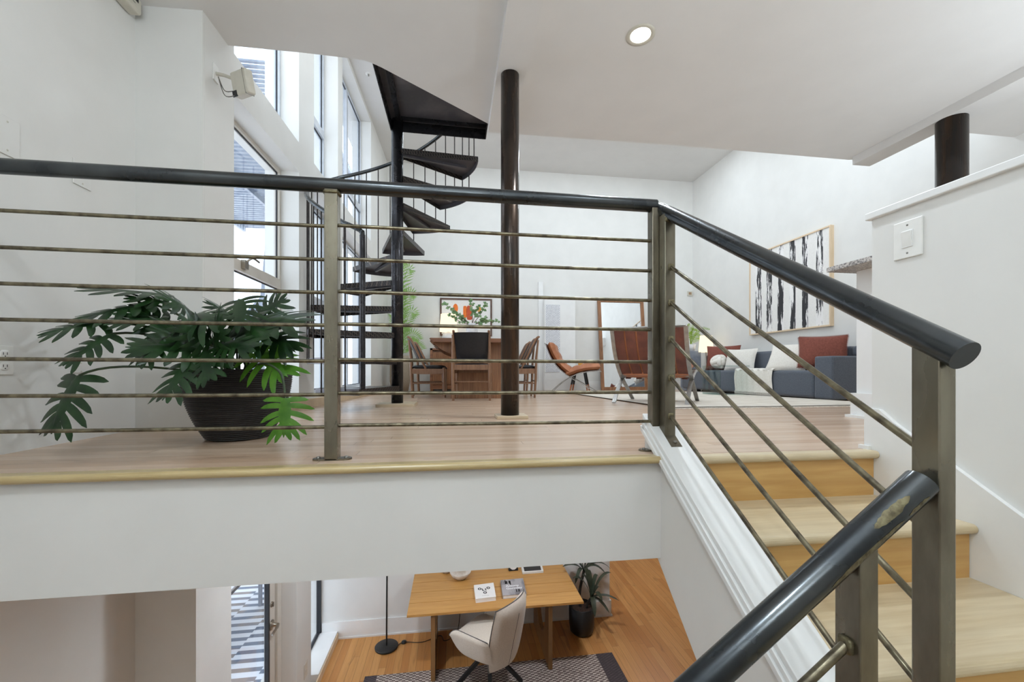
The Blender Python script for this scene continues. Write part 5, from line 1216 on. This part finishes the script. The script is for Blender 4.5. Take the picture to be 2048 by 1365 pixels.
# patio table seen through the door
a, b_, c = pz(462, 1238, ZL + 0.62), pz(472, 1213, ZL + 0.62), pz(518, 1172, ZL + 0.62)
t = thing('patio_table', 'pale patio table corner with dark metal legs outside the door', 'table', (-3.3, 5.6, ZL - 0.045))
x1_, y0_ = -2.70, 4.95
MB().box((x1_ - 1.0, y0_, ZL + 0.62), (x1_, y0_ + 1.6, ZL + 0.65)).build('table_top', M['deck'], t)
MB().box((x1_ - 1.0, y0_ - 0.01, ZL + 0.59), (x1_ + 0.01, y0_ + 1.61, ZL + 0.62)).build('rim', M['gasket'], t)
for x in (x1_ - 0.05, x1_ - 0.95):
    for y in (y0_ + 0.05, y0_ + 1.55): MB().box((x - 0.02, y - 0.02, ZL - 0.045), (x + 0.02, y + 0.02, ZL + 0.60)).build('leg', M['galv'], t)
# fire escape
t = thing('fire_escape', 'grey steel fire escape with slatted landings and stairs outside the tall windows', 'fire escape', (-3.2, 8, ZL))
def grate(x0, x1, y0, y1, z, step=0.11, w=0.05):
    m = MB(); y = y0
    while y < y1: m.box((x0, y, z), (x1, y + w, z + 0.03)); y += step
    for x in (x0, x1 - 0.05, (x0 + x1) / 2): m.box((x, y0, z - 0.09), (x + 0.05, y1, z))
    m.build('landing', M['galv'], t)
grate(-4.4, -2.3, 5.3, 9.6, 3.4); grate(-4.3, -2.3, 6.7, 11.0, 4.95)
m = MB(); s0, s1 = V((-2.9, 6.6, 0.25)), V((-2.9, 11.0, 3.0))
for dx in (0, -0.85): m.bar(s0 + V((dx, 0, 0)), s1 + V((dx, 0, 0)), 0.05, 0.20)
m.build('stringer', M['galv'], t)
m = MB()
for i in range(15):
    p = s0.lerp(s1, (i + 0.5) / 15)
    for k in range(3): m.box((p.x - 0.85, p.y + k * 0.075, p.z), (p.x, p.y + k * 0.075 + 0.045, p.z + 0.03))
m.build('steps', M['galv'], t)
m = MB(); m.bar((-2.45, 5.4, -1.2), (-2.5, 6.35, 3.0), 0.07, 0.07); m.bar((-2.45, 5.0, -1.8), (-2.45, 5.6, 1.0), 0.05, 0.05); m.build('brace', M['galv'], t)
m = MB()
for z in (0.5, 1.0): m.bar(s0 + V((0.03, 0, z)), s1 + V((0.03, 0, z)), 0.03, 0.03)
m.build('hand_rail', M['galv'], t)
# ------------------------------------------------------------------ light, world, camera
w = bpy.data.worlds.new('World'); SC.world = w; w.use_nodes = True
bg = w.node_tree.nodes['Background']; bg.inputs[0].default_value = (0.80, 0.905, 1.0, 1); bg.inputs[1].default_value = 3.0
def area(name, loc, size, power, col=(0.80, 0.905, 1.0), rot=(0, 0, 0), shape='DISK', sy=None):
    l = bpy.data.lights.new(name, 'AREA'); l.shape = shape; l.size = size; l.energy = power; l.color = col
    if sy: l.size_y = sy
    o = bpy.data.objects.new(name, l); COL.objects.link(o); o.location = loc; o.rotation_euler = rot; return o
def downlight(u, v, z, power, label, shown=True, r=0.10):
    if shown:
        t = thing('downlight', label, 'light', (u, v, z))
        MB().lathe([(r, 0.001), (r, -0.004), (r * 0.74, -0.006), (r * 0.68, 0.0)], (u, v, z), 32).build('trim_ring', M['nickel'] if False else M['device'], t)
        MB().lathe([(0.0, -0.002), (r * 0.7, -0.002)], (u, v, z), 32).build('lens', M['bulbdisc'], t)
    area('downlight_lamp', (u, v, z - 0.012), r * 1.2, power)
p = pz(1281, 70, ZC)
downlight(p.x, p.y, ZC, 40, 'round recessed downlight in the low ceiling right of the beam')
for (u, v, pw_) in ((-0.9, 2.3, 0), (1.25, 0.1, 12), (-0.6, -0.2, 30)):
    if pw_: area('downlight_lamp', (u, v, zc(u) - 0.02), 0.12, pw_, (0.80, 0.905, 1.0))
for u in (0.4, 2.6, 4.4):
    for v in (5.2, 7.6): area('living_fill_light', (u, v, ZH - 0.02), 0.3, 24, (0.80, 0.905, 1.0))  # unseen area lights added under the high ceiling to brighten the living room
for u, v, e_ in ((-0.6, 3.6, 24), (1.2, 4.2, 24), (3.4, 6.6, 22)): area('study_fill_light', (u, v, -0.46), 0.14, e_, (0.86, 0.92, 1.0))  # added fill below the lower ceiling, no fixtures behind it
for loc_, e_ in (((0.0, -0.85, 1.3), 100), ((4.4, 0.6, 0.8), 105)): area('soffit_fill_uplight', loc_, 0.5, e_, (0.80, 0.905, 1.0), (PI, 0, 0))  # upward fill added out of view to lift the soffit, not standing lamps
sun = bpy.data.lights.new('Sun', 'SUN'); sun.energy = 13.0; sun.angle = 0.02; sun.color = (1, 0.98, 0.95)
so = bpy.data.objects.new('Sun', sun); COL.objects.link(so); so.rotation_euler = V((-0.75, 0.0, -0.85)).to_track_quat('-Z', 'Y').to_euler()
cam = bpy.data.cameras.new('Camera'); co = bpy.data.objects.new('Camera', cam); COL.objects.link(co)
co.location = (0, 0, H); co.rotation_euler = (PI / 2, 0, -TH)
cam.sensor_width = 36.0; cam.lens = F / 2048 * 36.0; cam.shift_y = (CY - 682.5) / 2048; cam.clip_start = 0.02
SC.camera = co
SC.view_settings.view_transform = 'Standard'; SC.view_settings.look = 'None'; SC.view_settings.gamma = 1.0
SC.view_settings.use_curve_mapping = False; SC.view_settings.exposure = -0.22
SC.cycles.max_bounces = 8; SC.cycles.diffuse_bounces = 5; SC.cycles.glossy_bounces = 3; SC.cycles.transparent_max_bounces = 10
SC.cycles.use_adaptive_sampling = True; SC.cycles.adaptive_threshold = 0.025
SC.cycles.sample_clamp_indirect = 6.0
SC.cycles.use_denoising = True
